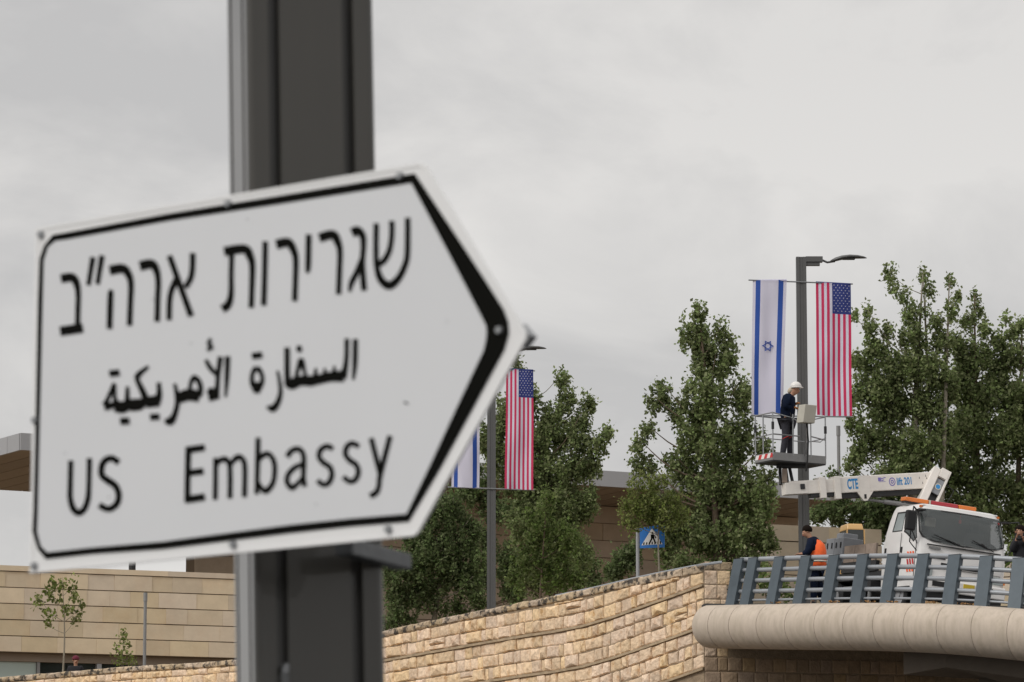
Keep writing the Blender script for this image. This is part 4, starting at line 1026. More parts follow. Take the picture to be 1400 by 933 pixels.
bbox('underboom_shade_box', 'dark', 8 * pm, 134 * pm, -.10, .10, -.33, -.205, boom); bbox('underboom_shade_box', 'dark', 138 * pm, 172 * pm, -.10, .10, -.26, -.17, boom)  # dark boxes standing in for the shadow along the underside of the boom
b = MB(); P = lambda s, n_, u_: Bq + bd * s + bn * n_ + bu * u_
b.prism([P(88 * pm, .1, -.20), P(110 * pm, .1, -.20), P(102 * pm, .1, -.42), P(97 * pm, .1, -.42)], bn * .07); b.build('cylinder_bracket', M_['boomw'], boom)
bbox('bracket_bore', 'black', 98 * pm, 101 * pm, .171, .176, -.37, -.26, boom, bevel=0)
bbox('stiffener_plate', 'boomw', 92 * pm, 106 * pm, .161, .172, -.2, .2, boom, bevel=0)
b = MB(); b.tube([P(100 * pm, 0, -.36), P(60 * pm, 0, -.50)], .035, 8); b.tube([P(72 * pm, 0, -.455), P(20 * pm, 0, -.64)], .06, 8); b.build('lift_cylinder', M_['grey'], boom)
# elbow and riser
rb0 = at(1286, 653, 94.3); rb1 = at(1262, 706, 93.9)
rbd = (rb1 - rb0).normalized(); 
def rbox(name, m, s0, s1, a0, a1, c0, c1, parent, bevel=.01):
    e1 = bd; e2 = rbd.cross(e1).normalized(); e2 = e2 if e2.y < 0 else -e2; e3 = rbd.cross(e2).normalized(); e3 = e3 if e3.dot(bd) > 0 else -e3
    Q = lambda s, a_, c_: rb0 + rbd * s + e3 * a_ + e2 * c_
    b = MB(); b.hexa([Q(s1, a0, c0), Q(s1, a1, c0), Q(s1, a1, c1), Q(s1, a0, c1)], [Q(s0, a0, c0), Q(s0, a1, c0), Q(s0, a1, c1), Q(s0, a0, c1)]); return b.build(name, M_[m], parent, bevel=bevel), Q
riser, Qf = rbox('riser_arm', 'boomw', -.08, 1.7, .10, .30, -.2, .24, truck, .02)
rbox('riser_side_plate', 'boomw', -.12, 1.3, -.16, -.10, -.2, .25, riser)
rbox('riser_web', 'greycab', .16, .58, -.10, .1, .16, .2, riser); rbox('riser_cap', 'boomw', -.14, .12, -.16, .1, .12, .25, riser); rbox('riser_core', 'dark', .1, 1.2, -.10, .1, -.1, .1, riser)
b = MB(); c_ = Qf(.38, -.0, .215); e2n = (Qf(.38, 0, .3) - Qf(.38, 0, .2)).normalized(); e1_ = rbd; e3_ = rbd.cross(e2n)
b.poly([c_ + (e1_ * math.cos(t * math.pi / 8) + e3_ * math.sin(t * math.pi / 8)) * .085 for t in range(16)]); b.build('round_logo', M_['refl'], riser)
b = MB(); b.poly([c_ + e2n * .003 + (e1_ * math.cos(t * math.pi / 8) + e3_ * math.sin(t * math.pi / 8)) * .06 for t in range(16)]); b.build('logo_disc', M_['logo_blue'], riser)
b = MB(); b.tube([Qf(-.05, .33, 0), Qf(.25, -.32, .05) + Vector((.12, 0, 0)), Qf(.6, -.34, .1) + Vector((.05, 0, 0)), Qf(.95, -.2, .1)], .012, 6); b.build('hose', M_['dark'], riser)
# lettering on the boom
def text(s, size, name, m, pos, ex, ez, parent, squash=1.0, bold=0.):
    cu = bpy.data.curves.new('t', 'FONT'); cu.body = s; cu.size = size; cu.offset = bold
    o = bpy.data.objects.new('t', cu); C.objects.link(o); bpy.context.view_layer.update()
    me = bpy.data.meshes.new_from_object(o.evaluated_get(bpy.context.evaluated_depsgraph_get())); bpy.data.objects.remove(o)
    b = MB(); b.v = [pos + ex * v.co.x * squash + ez * v.co.y for v in me.vertices]; b.f = [list(p.vertices) for p in me.polygons]; b.mi = [0] * len(b.f)
    return b.build(name, M_[m], parent)
def btext(s, size, name, m, spx, u_, squash, bold):
    return text(s, size, name, m, P(spx * pm, .163, u_), -bd, bu, boom, squash, bold)
btext('CTE', .34, 'lettering', 'logo_blue', 122.5, -.105, .46, .012)
btext('lift 201', .25, 'lettering', 'logo_blue', 55, -.075, .60, .006)
b = MB(); c0 = P(61 * pm, .1635, .01)
for rr0, rr1 in ((.085, .065), (.04, .02)):
    for t in range(16):
        a0, a1 = t * math.pi / 8, (t + 1) * math.pi / 8; g = lambda a_, r_: c0 - bd * math.cos(a_) * r_ + bu * math.sin(a_) * r_ * 1.25
        b.poly([g(a0, rr0), g(a1, rr0), g(a1, rr1), g(a0, rr1)])
b.build('round_mark', M_['logo_violet'], boom)
b = MB()
for (s0, s1, u0, u1) in ((80, 76, .04, .13), (75.5, 73.5, .09, .12), (75.5, 73, .045, .07), (72.5, 72, .05, .13), (72, 69.5, .11, .13), (79, 70, .02, .028)):
    b.poly([P(s0 * pm, .1635, u0), P(s1 * pm, .1635, u0), P(s1 * pm, .1635, u1), P(s0 * pm, .1635, u1)])
b.build('small_emblem', M_['logo_violet'], boom)
b = MB(); [b.poly([P(s * pm, .1635, u0), P((s - 1.2) * pm, .1635, u0), P((s - .6) * pm, .1635, u0 + .06)]) for s, u0 in ((24, .05), (15, .09), (14, .03), (11, .035), (20, -.08))]; b.build('warning_mark', M_['black'], boom)
# ---- basket
FLp = at(1057, 627, 92.6); FRp = at(1129, 633.5, 93.5); FRp.z = FLp.z
BLp = FLp + (at(1033, 627, 93.3) - FLp); BLp.z = FLp.z; BRp = BLp + FRp - FLp
fl = MB(); fl.hexa([p + Vector((0, 0, -.06)) for p in (FLp, FRp, BRp, BLp)], [p + Vector((0, 0, .0)) for p in (FLp, FRp, BRp, BLp)]); basket = fl.build('basket', M_['dark'], truck)
def beam(name, m, p, q_, h0, h1, t, parent):
    d = (q_ - p).normalized(); n = Vector((d.y, -d.x, 0)) * t
    b = MB(); b.hexa([p + Vector((0, 0, h0)) - n, q_ + Vector((0, 0, h0)) - n, q_ + Vector((0, 0, h0)) + n, p + Vector((0, 0, h0)) + n], [p + Vector((0, 0, h1)) - n, q_ + Vector((0, 0, h1)) - n, q_ + Vector((0, 0, h1)) + n, p + Vector((0, 0, h1)) + n]); return b.build(name, M_[m], parent)
for p, q_ in ((FLp, FRp), (FRp, BRp), (BRp, BLp), (BLp, FLp)): beam('toe_board', 'grey', p, q_, -.03, .16, .012, basket)
for i in range(6):
    a_, c_ = i / 6, (i + 1) / 6; dd = (FLp - BLp); nn2 = Vector((dd.y, -dd.x, 0)).normalized(); nn2 = nn2 if nn2.y < 0 else -nn2
    b = MB(); b.poly([BLp + dd * a_ + Vector((0, 0, .03)) + nn2 * .016, BLp + dd * c_ + Vector((0, 0, .03)) + nn2 * .016, BLp + dd * min(1, c_ + .08) + Vector((0, 0, .14)) + nn2 * .016, BLp + dd * min(1, a_ + .08) + Vector((0, 0, .14)) + nn2 * .016]); b.build('warning_stripe', M_['redp' if i % 2 else 'white'], basket)
def rl(name, pts, r=.017, m='galv'): b = MB(); b.tube(pts, r, 6); return b.build(name, M_[m], basket)
Z = lambda z: Vector((0, 0, z))
H1, H2 = 1.13, .60
for p in (FLp, FRp, BRp, BLp, FLp * .45 + BLp * .55, FLp * .62 + FRp * .38 + (BLp - FLp) * 0, FLp * .28 + FRp * .72): rl('upright', [p + Z(.1), p + Z(H1)])
rl('top_rail', [BLp + Z(H1), FLp + Z(H1), FLp * .62 + FRp * .38 + Z(H1 - .1), FLp * .5 + FRp * .5 + Z(H1 - .2)]); rl('top_rail', [BLp + Z(H1), BRp + Z(H1), FRp + Z(H1), FLp * .2 + FRp * .8 + Z(H1 + .0)])
rl('mid_rail', [FLp + Z(H2), FLp * .5 + FRp * .5 + Z(H2)]); rl('mid_rail', [BLp + Z(H2), FLp + Z(H2)], .013); rl('mid_rail', [BLp + Z(H2), BRp + Z(H2), FRp + Z(H2)], .013)
rl('mid_rail', [FLp * .28 + FRp * .72 + Z(.62), FLp * .02 + FRp * .98 + Z(.56), FRp + Z(.75)]); rl('mid_rail', [FLp * .28 + FRp * .72 + Z(.50), FLp * .1 + FRp * .9 + Z(.50), FRp + Z(.62)], .013)
for p in (FLp, BLp, FRp): rl('foam_grip', [p + Z(.72), p + Z(.9)], .035, 'black')
q = at(1103, 579, 92.5); q2 = at(1103, 554, 92.5); tl_ = .24
b = MB(); ex_ = (FRp - FLp).normalized(); ey_ = Vector((ex_.y, -ex_.x, 0))
b.hexa([q - ex_ * .25 - ey_ * .1, q + ex_ * .17 - ey_ * .1, q + ex_ * .17 + ey_ * .1, q - ex_ * .19 + ey_ * .1], [q2 - ex_ * .17 - ey_ * .1, q2 + ex_ * .24 - ey_ * .1, q2 + ex_ * .24 + ey_ * .1, q2 - ex_ * .12 + ey_ * .1]); b.build('control_box', M_['beige'], basket, bevel=.015)
rl('box_bracket', [q + Z(.1), FLp * .4 + FRp * .6 + Z(.12)], .02)
rl('cable', [q + Z(.0) + ex_ * .0, FLp * .38 + FRp * .62 + Z(.5) + ey_ * .1, FLp * .38 + FRp * .62 + Z(-.0) + ey_ * .06, FLp * .38 + FRp * .62 + Z(-.25)], .022, 'black')
b = MB(); mc = FLp * .5 + BRp * .5
for dx_, m_ in ((-.12, .04), (.0, .05), (.1, .04)): b.tube([Vector((mc.x - .15 + dx_, mc.y, mc.z - .04)), Vector((Bt.x + .1 + dx_ * 1.4, Bt.y, Bt.z + .1))], m_, 8)
b.box((-.35, -.1, -.14), (.35, .1, -.05), Matrix.Translation(mc)); b.build('basket_mount', M_['dark'], basket)
b = MB(); b.box((-.06, -.08, 0), (.06, .08, .34), Matrix.Translation(Vector((Bt.x + .03, Bt.y - .05, Bt.z + .14)))); b.build('rotator', M_['plank'], basket)

# yellow lorry parked beyond
yl = at(1164, 723, 101.5); YM_ = Matrix.Translation(Vector((yl.x, yl.y, yl.z - 2.4))) @ Matrix.Rotation(R(12), 4, 'Z') @ Matrix.Diagonal((.31, .5, 1, 1))
yt = thing('service_vehicle', None, 'small yellow vehicle cab just showing above the bed of the white truck', 'vehicle', M=YM_)
def yb(name, m, a_, c_, parent=None, bevel=0): b = MB(); b.box(a_, c_); return b.build(name, M_[m], parent or yt, local=True, bevel=bevel)
b = MB()
b.hexa([Vector(v) for v in ((-.85, -.9, .6), (.85, -.9, .6), (.85, .9, .6), (-.85, .9, .6))], [Vector(v) for v in ((-.82, -.85, 1.95), (.82, -.85, 1.95), (.82, .85, 1.95), (-.82, .85, 1.95))])
b.build('cab', M_['yellow'], yt, local=True, bevel=.05)
b = MB(); b.hexa([Vector(v) for v in ((-.74, -.76, 2.33), (.74, -.76, 2.33), (.74, .74, 2.33), (-.74, .74, 2.33))], [Vector(v) for v in ((-.66, -.64, 2.5), (.66, -.64, 2.5), (.66, .64, 2.5), (-.66, .64, 2.5))]); b.build('roof', M_['yellow'], yt, local=True, bevel=.05)
b = MB(); b.hexa([Vector(v) for v in ((-.76, -.80, 1.95), (.76, -.80, 1.95), (.76, .8, 1.95), (-.76, .8, 1.95))], [Vector(v) for v in ((-.70, -.72, 2.34), (.70, -.72, 2.34), (.70, .7, 2.34), (-.70, .7, 2.34))]); b.build('windows', M_['winglass'], yt, local=True)
for x in (-.76, .76): yb('pillar', 'yellow', (x - .05, -.8, 1.95), (x + .05, -.72, 2.34))
for x in (-.7, .7):
    for y in (-.5, .6): b = MB(); b.tube([Vector((x - .1, y, .38)), Vector((x + .1, y, .38))], .38, 18); b.build('wheel', M_['black'], yt, local=True)
yb('chassis', 'dark', (-.6, -.8, .35), (.6, 2.4, .6)); yb('box_body', 'dark', (-.8, 1.0, .6), (.8, 3.0, 1.9))

# ------------------------------------------------------------------ people
def skin(name, nodes, edges, m, parent, sub=1, kind=None):
    """nodes: list of (Vector, radius); one continuous limb surface grown with a skin modifier"""
    Mi = wm(parent).inverted()
    me = bpy.data.meshes.new(name); me.from_pydata([tuple(Mi @ p) for p, r in nodes], edges, [])
    o = bpy.data.objects.new(name, me); C.objects.link(o); o.parent = parent; me.materials.append(M_[m])
    sk = o.modifiers.new('s', 'SKIN'); sk.use_smooth_shade = True
    for i, (p, r) in enumerate(nodes):
        rx_, ry_ = r if isinstance(r, tuple) else (r, r)
        me.skin_vertices[0].data[i].radius = (rx_, ry_); me.skin_vertices[0].data[i].use_root = (i == 0)
    sb = o.modifiers.new('u', 'SUBSURF'); sb.levels = sub; sb.render_levels = sub
    return o
def blob(name, c, r, m, parent, sc=(1, 1, 1), cut=None):
    b = MB(); n = 12; rows = 8; vs = []
    for i in range(rows + 1):
        t = math.pi * i / rows
        for j in range(n):
            a_ = 2 * math.pi * j / n; vs.append(c + Vector((math.sin(t) * math.cos(a_) * r * sc[0], math.sin(t) * math.sin(a_) * r * sc[1], max(math.cos(t), cut if cut is not None else -1) * r * sc[2])))
    b.add(vs, [(i * n + j, i * n + (j + 1) % n, (i + 1) * n + (j + 1) % n, (i + 1) * n + j) for i in range(rows) for j in range(n)])
    return b.build(name, M_[m], parent, smooth=True)
def person(base, label, J, face, cloth, legs, hands, extra=None, headr=.1):
    """J: joints in world space; face: unit vector the face looks along"""
    th = thing('person', base, label, 'person')
    nd = []; ed = []
    def add(p, r, par=None):
        nd.append((Vector(p), r)); i = len(nd) - 1
        if par is not None: ed.append((par, i))
        return i
    pel = add(J['pelvis'], .11); sp1 = add((J['pelvis'] * .55 + J['chest'] * .45), .105, pel); ch = add(J['chest'], .125, sp1); nk = add(J['neck'], .055, ch)
    hb = add(J['head'] - Vector((0, 0, .04)) + face * .01, .078, nk); ht = add(J['head'] + Vector((0, 0, .05)), .088, hb); add(J['head'] + Vector((0, 0, .11)), .05, ht)
    add(J['head'] + face * .115 - Vector((0, 0, .02)), .014, hb); add(J['head'] + face * .06 - Vector((0, 0, .105)), .03, hb)
    for s in 'LR':
        a_ = add(J['sh' + s], .06, ch); e_ = add(J['el' + s], .042, a_); w_ = add(J['ha' + s], .03, e_)
        d = (J['ha' + s] - J['el' + s]).normalized(); side_ = d.cross(Vector((0, 0, 1))).normalized(); upv = side_.cross(d)
        pm_ = add(J['ha' + s] + d * .06, .034, w_)
        for k_, ln in enumerate((.065, .075, .07, .055)):
            f0 = J['ha' + s] + d * .09 + side_ * (k_ - 1.5) * .02; i1 = add(f0, .011, pm_); i2 = add(f0 + d * ln * .5 - upv * .01, .009, i1); add(f0 + d * ln * .75 - upv * .035, .008, i2)
        t1 = add(J['ha' + s] + d * .045 + side_ * -.045, .012, pm_); add(J['ha' + s] + d * .085 + side_ * -.06, .009, t1)
        h_ = add(J['hip' + s], .085, pel); k1 = add(J['kn' + s], .058, h_); f_ = add(J['an' + s], .04, k1); add(J['an' + s] + face * .15 - Vector((0, 0, .05)), .035, f_)
    body = skin('body', nd, ed, 'skin', th)
    # clothing
    nd2 = [(J['pelvis'] + Vector((0, 0, -.08)), .19), (J['pelvis'] * .5 + J['chest'] * .5, .21), (J['chest'] + Vector((0, 0, .03)), .235), (J['neck'] - Vector((0, 0, .03)), .095)]
    ed2 = [(0, 1), (1, 2), (2, 3)]
    for s in 'LR':
        i = len(nd2); nd2 += [(J['sh' + s], .125), (J['el' + s], .10), (J['ha' + s] * .92 + J['el' + s] * .08, .060)]; ed2 += [(2, i), (i, i + 1), (i + 1, i + 2)]
    skin('jacket', nd2, ed2, cloth, th)
    nd3 = [(J['pelvis'] + Vector((0, 0, .02)), .18)]; ed3 = []
    for s in 'LR':
        i = len(nd3); nd3 += [(J['hip' + s], .13), (J['kn' + s], .098), (J['an' + s] + Vector((0, 0, .02)), .08)]; ed3 += [(0, i), (i, i + 1), (i + 1, i + 2)]
    skin('trousers', nd3, ed3, legs, th)
    for s in 'LR':
        skin('boot', [(J['an' + s] + Vector((0, 0, .04)), .06), (J['an' + s] - Vector((0, 0, .03)), .055), (J['an' + s] + face * .17 - Vector((0, 0, .055)), .042)], [(0, 1), (1, 2)], 'black', th)
        if hands: 
            d = (J['ha' + s] - J['el' + s]).normalized(); side_ = d.cross(Vector((0, 0, 1))).normalized(); upv = side_.cross(d); g = [(J['ha' + s] - d * .03, .045), (J['ha' + s] + d * .06, .05)]; ge = [(0, 1)]
            for k_, ln in enumerate((.065, .075, .07, .055)):
                f0 = J['ha' + s] + d * .09 + side_ * (k_ - 1.5) * .023; i = len(g); g += [(f0, .016), (f0 + d * ln * .5 - upv * .012, .014), (f0 + d * ln * .78 - upv * .04, .012)]; ge += [(1, i), (i, i + 1), (i + 1, i + 2)]
            i = len(g); g += [(J['ha' + s] + d * .04 - side_ * .06, .018), (J['ha' + s] + d * .09 - side_ * .075, .014)]; ge += [(1, i), (i, i + 1)]
            skin('glove', g, ge, hands, th)
    sd_ = face.cross(Vector((0, 0, 1)))
    for k_ in (-1, 1): blob('eye', J['head'] + face * .088 + sd_ * .032 * k_ + Vector((0, 0, .015)), .011, 'black', th); blob('ear', J['head'] + sd_ * .088 * k_, .025, 'skin', th, (1, .5, 1.4))
    b = MB(); b.tube([J['head'] + face * .088 + sd_ * k_ * .025 - Vector((0, 0, .062)) for k_ in (-1, 0, 1)], .007, 5); b.build('mouth', M_['redl'], th)
    return th
A = at
def side_person(Y, px, sep=.19, hipsep=.1):
    """px: dict joint -> (x, y); left joints lie farther from the camera"""
    J = {}
    for k_, v in px.items():
        if len(v) == 2: J[k_] = A(v[0], v[1], Y)
        else: J[k_] = A(v[0], v[1], Y + v[2])
    return J
YP = 93.1
J = side_person(YP, dict(pelvis=(1076, 574), chest=(1077.5, 551), neck=(1083, 539.5), head=(1087.5, 532), shR=(1076, 544.5, -.19), shL=(1080, 544.5, .18), elR=(1073.5, 557, -.24), elL=(1078, 557, .2), haR=(1084, 557.5, -.13), haL=(1086, 553, .1),
     hipR=(1074, 578, -.1), hipL=(1079, 578, .1), knR=(1074, 597, -.1), knL=(1080.5, 597, .1), anR=(1069.5, 615, -.1), anL=(1080, 617, .1)))
fz = FLp.z + .09
for k_ in ('anR', 'anL'): J[k_].z = fz
pw = person(Vector((A(1075, 620, YP).x, YP, FLp.z)), 'person in dark blue workwear and white hard hat working in the raised basket', J, Vector((.96, .1, -.25)).normalized(), 'navy', 'charcoal', 'glove')
hc = J['head'] + Vector((.01, 0, .05)); hel = blob('hard_hat', hc, .135, 'helmet', pw, (1.08, .95, 1.0), cut=-.15)
b = MB(); b.tube([hc + Vector((.02, 0, -.02)) + Vector((math.cos(t * math.pi / 8) * .155, math.sin(t * math.pi / 8) * .13, 0)) for t in range(17)], .012, 5); b.build('brim', M_['helmet'], hel)
skin('neck_flap', [(hc + Vector((-.08, 0, -.03)), .09), (hc + Vector((-.15, 0, -.11)), .07), (hc + Vector((-.2, 0, -.15)), .035)], [(0, 1), (1, 2)], 'tan', pw)
for k_ in ('knR', 'knL'):
    b = MB(); c_ = J[k_] - Vector((.0, 0, .03)); b.tube([c_ + Vector((math.cos(t * math.pi / 6) * .088, math.sin(t * math.pi / 6) * .088, .04 * math.cos(t * math.pi / 6))) for t in range(13)], .012, 5); b.build('knee_strap', M_['redp'], pw)
b = MB(); b.tube([J['chest'] + Vector((-.1, -.17, .1)), J['pelvis'] + Vector((.1, -.16, .05)), J['pelvis'] + Vector((-.14, -.1, -.12))], .014, 5); b.build('harness_strap', M_['black'], pw)
# worker in hi-vis vest leaning at the railing
YV = 91.9
J = side_person(YV, dict(pelvis=(1115, 776), chest=(1113, 748), neck=(1107, 734), head=(1102, 727), shR=(1115, 741, .18), shL=(1109, 742, -.18), elR=(1112, 757, .22), elL=(1104, 757, -.24), haR=(1097, 757, .1), haL=(1095, 757.5, -.2),
     hipR=(1117, 781, .1), hipL=(1113, 781, -.1), knR=(1121, 806, .1), knL=(1113, 806, -.1), anR=(1124, 829, .12), anL=(1112, 829, -.12)))
for k_ in ('anR', 'anL'): J[k_].z = deckz(J[k_].x, J[k_].y) + .09
pv = person(Vector((A(1116, 830, YV).x, YV, deckz(A(1116, 830, YV).x, YV))), 'person in dark clothes and orange safety vest leaning on the bridge railing', J, Vector((-.85, -.3, -.42)).normalized(), 'navy', 'navy', None)
skin('safety_vest', [(J['pelvis'] + Vector((.05, -.02, -.12)), .25), (J['pelvis'] * .5 + J['chest'] * .5 + Vector((.05, -.02, 0)), .25), (J['chest'] + Vector((.07, -.02, .03)), .26), (J['neck'] + Vector((.06, .0, -.05)), .075)], [(0, 1), (1, 2), (2, 3)], 'hiviz', pv)
b = MB(); c_ = J['pelvis'] * .72 + J['chest'] * .28 + Vector((.03, 0, 0)); b.tube([c_ + Vector((math.cos(t * math.pi / 8) * .215 + .02, math.sin(t * math.pi / 8) * .215 - .02, 0)) for t in range(17)], .024, 5); b.build('reflective_band', M_['refl'], pv)
blob('hair', J['head'] + Vector((.03, .01, .045)), .125, 'hair', pv, (1, .95, .95), cut=-.4)
# photographer at the right edge
YF = 88.6
J = side_person(YF, dict(pelvis=(1398, 778), chest=(1396, 752), neck=(1396, 737), head=(1394, 727), shR=(1387, 743, .02), shL=(1404, 743, .05), elR=(1385, 754, -.12), elL=(1408, 754, -.1), haR=(1390, 737, -.22), haL=(1399, 738, -.22),
     hipR=(1394, 782, 0), hipL=(1402, 782, .02), knR=(1393, 808, -.03), knL=(1403, 808, .02), anR=(1392, 832, 0), anL=(1404, 832, .02)))
for k_ in ('anR', 'anL'): J[k_].z = deckz(J[k_].x, J[k_].y) + .09
pc = person(Vector((A(1398, 834, YF).x, YF, deckz(A(1398, 834, YF).x, YF))), 'person in black holding a camera to the face at the right end of the railing', J, Vector((-.35, -.93, 0)).normalized(), 'blackc', 'charcoal', None)
blob('hair', J['head'] + Vector((.02, .03, .045)), .125, 'hair', pc, (1, .95, .95), cut=-.35)
cmx = J['haR'] * .5 + J['haL'] * .5 + Vector((-.02, .0, .03)); cm_ = thing('camera', cmx, 'black photo camera held up by the person at the right edge', 'camera')
b = MB(); b.box((-.075, -.035, -.05), (.075, .035, .05), Matrix.Translation(cmx)); b.box((-.03, -.03, .05), (.03, .03, .08), Matrix.Translation(cmx)); b.build('camera_body', M_['black'], cm_, bevel=.008)
b = MB(); b.tube([cmx + Vector((0, -.03, 0)), cmx + Vector((-.02, -.16, 0))], [.04, .045], 12); b.build('lens', M_['black'], cm_)
# seated visitor with a maroon cap beyond the wall
YB = 127.2
q = A(103.5, 903, YB); gz = wtop(103) - 1.1
J = dict(pelvis=Vector((q.x, YB, q.z - .72)), chest=Vector((q.x, YB, q.z - .38)), neck=Vector((q.x, YB, q.z - .17)), head=q.copy())
for s, k_ in (('L', 1), ('R', -1)):
    J['sh' + s] = J['chest'] + Vector((.18 * k_, 0, .1)); J['el' + s] = J['chest'] + Vector((.25 * k_, -.05, -.18)); J['ha' + s] = J['chest'] + Vector((.12 * k_, -.25, -.25))
    J['hip' + s] = J['pelvis'] + Vector((.09 * k_, 0, -.05)); J['kn' + s] = Vector((q.x + .1 * k_, YB - .05, gz + .42)); J['an' + s] = Vector((q.x + .1 * k_, YB, gz + .09))
pr_ = person(Vector((q.x, YB, gz)), 'person with a maroon cap, only the head showing over the wall below the sapling', J, Vector((.3, -.95, 0)).normalized(), 'blackc', 'charcoal', None)
blob('cap', J['head'] + Vector((0, 0, .04)), .125, 'maroon', pr_, cut=-.2)
# ------------------------------------------------------------------ trees
import numpy as np
rng = np.random.default_rng(11)
def leaves(name, centers, per, spread, size, m, parent, kind='stuff'):
    """clumps of small leaf quads: centers (n,3), spread (n,3)"""
    c = np.repeat(np.array(centers), per, axis=0); sp2 = np.repeat(np.array(spread), per, axis=0)
    p = c + rng.normal(size=c.shape) * sp2 * .55
    k = len(p); nrm = rng.normal(size=(k, 3)); nrm[:, 2] += .5; nrm /= np.linalg.norm(nrm, axis=1)[:, None]
    t = rng.normal(size=(k, 3)); t -= nrm * (t * nrm).sum(1)[:, None]; t /= np.linalg.norm(t, axis=1)[:, None]
    bt = np.cross(nrm, t); s = size * rng.uniform(.65, 1.3, size=(k, 1))
    v = np.stack([p - t * s, p + bt * s * .72 - t * s * .1, p + t * s * 1.15 + nrm * s * .25, p - bt * s * .72 - t * s * .1], axis=1).reshape(-1, 3)
    M = np.array(wm(parent).inverted()); v = v @ M[:3, :3].T + M[:3, 3]
    me = bpy.data.meshes.new(name); me.vertices.add(len(v)); me.vertices.foreach_set('co', v.astype(np.float32).ravel())
    me.loops.add(4 * k); me.loops.foreach_set('vertex_index', np.arange(4 * k, dtype=np.int32)); me.polygons.add(k)
    me.polygons.foreach_set('loop_start', np.arange(0, 4 * k, 4, dtype=np.int32)); me.polygons.foreach_set('loop_total', np.full(k, 4, dtype=np.int32))
    me.update(calc_edges=True); me.materials.append(m)
    o = bpy.data.objects.new(name, me); C.objects.link(o); o.parent = parent; WM[o.name] = wm(parent).copy()
    if kind: o['kind'] = kind
    return o
NL = 0
def tree(name, label, Y, base, trunk_r, blobs, m, bark='bark', dens=34, per=26, size=.052, gap=.0, ztop=None, stems=None, lift=.0, cat='tree', group=None, limb=1.):
    global NL
    s = F / Y; b0 = at(base[0], base[1], Y); b0 = Vector((b0.x, b0.y, b0.z - lift))
    th = thing(name, b0, label, cat, group)
    cs = []; sprd = []; limbs = MB(); tops = []
    for (cx, cy, rx, ry) in blobs:
        dpt = rng.uniform(-.35, .35) * min(rx / s * 1.5, 1.2); c = at(cx, cy, Y + dpt); rxm, rzm = rx / s, ry / s; rym = max(.35, min(rxm, 1.6))
        n = max(4, int(1.9 * dens * rxm * rzm * 3.14 * (.55 + .45 * rym)))
        for i in range(n):
            d = rng.normal(size=3); d /= np.linalg.norm(d); rad = rng.uniform(0, 1) ** (1 / 2.3) * (1.18 if rng.uniform() < .14 else 1)
            q = np.array(c) + d * rad * np.array([rxm, rym, rzm]) * .92
            cs.append(q); w_ = rng.uniform(.6, 1.3); sprd.append((.12 * w_, .12 * w_, .22 * w_))
        tops.append((c, rzm, rxm))
    ms = stems or [(base[0], 0)]
    top = max(tops, key=lambda t: t[0].z)
    tr = MB(); spines = []
    for (sxp, dY) in ms:
        bb = at(sxp, base[1], Y + dY); bb.z = b0.z
        near = min(tops, key=lambda t: abs(t[0].x - bb.x - .2) - .6 * (t[0].z - b0.z)) if len(ms) > 1 else top
        e = near[0] + Vector((0, 0, near[1] * .7)); mid = bb * .5 + e * .5; mid.x = bb.x * .65 + e.x * .35 + rng.uniform(-.08, .08)
        pts = [tuple(bb) + (trunk_r,), tuple(bb * .8 + mid * .2 + Vector((rng.uniform(-.05, .05), 0, 0))) + (trunk_r * .82,), tuple(mid) + (trunk_r * .55,), tuple(e) + (trunk_r * .1,)]
        sp3 = spline(pts, 5); tr.tube([Vector(p[:3]) for p in sp3], [p[3] for p in sp3], 8); spines.append(sp3)
    tr.build('trunk', M_[bark], th, smooth=True)
    for (c, rz, rx_) in tops:
        for rep in range(2 if rx_ > .5 else 1):
            e = Vector((c.x + rng.uniform(-.4, .4) * rx_, c.y + rng.uniform(-.3, .3), c.z + rng.uniform(.2, .8) * rz))
            best = min((q for sp3 in spines for q in sp3), key=lambda q: (Vector(q[:3]) - e).length + (3 if q[2] > e.z - .35 * (e - Vector(q[:3])).length - .1 else 0))
            st = Vector(best[:3]); md = st * .45 + e * .55; md.z -= .12 * (e - st).length * (1 if abs(e.x - st.x) > .2 else 0)
            r0_ = max(.012, best[3] * .5) * limb
            sp3 = spline([tuple(st) + (r0_,), tuple(md) + (r0_ * .6,), tuple(e) + (.006,)], 4); limbs.tube([Vector(p[:3]) for p in sp3], [p[3] for p in sp3], 5)
    limbs.build('limbs', M_[bark], th, smooth=True, kind='stuff')
    cr = leaves('crown', cs, per, sprd, size, LEAF[m], th); NL += len(cs) * per
    return th
T3 = [(955, 430, 14, 19), (946, 458, 20, 24), (962, 470, 20, 26), (985, 456, 13, 18), (998, 482, 14, 24), (972, 500, 34, 30), (1012, 540, 22, 30), (962, 545, 36, 38), (905, 540, 17, 20), (890, 552, 12, 14), (886, 585, 12, 14), (925, 565, 20, 22), (872, 606, 11, 16), (884, 636, 18, 16), (868, 640, 10, 10), (968, 600, 46, 42), (1018, 600, 30, 36), (1040, 620, 18, 16), (985, 665, 60, 46), (1035, 680, 30, 46), (930, 640, 26, 30), (965, 728, 58, 38), (1022, 735, 38, 34), (910, 700, 30, 30), (1050, 655, 14, 14), (940, 775, 36, 14), (1000, 776, 40, 14), (908, 748, 22, 24), (1050, 745, 14, 24)]
tree('poplar_tree', 'tall poplar with a pointed crown standing between the two street lamps', 102, (985, 790), .13, T3, 'poplar', dens=36, lift=.8)
tree('leafy_shrub', 'low dark bush at the foot of the tall poplar, left of the crossing sign', 100.5, (850, 792), .05, [(848, 776, 20, 18), (862, 762, 16, 20), (838, 786, 14, 12)], 'dark', dens=55, lift=.6, cat='shrub')
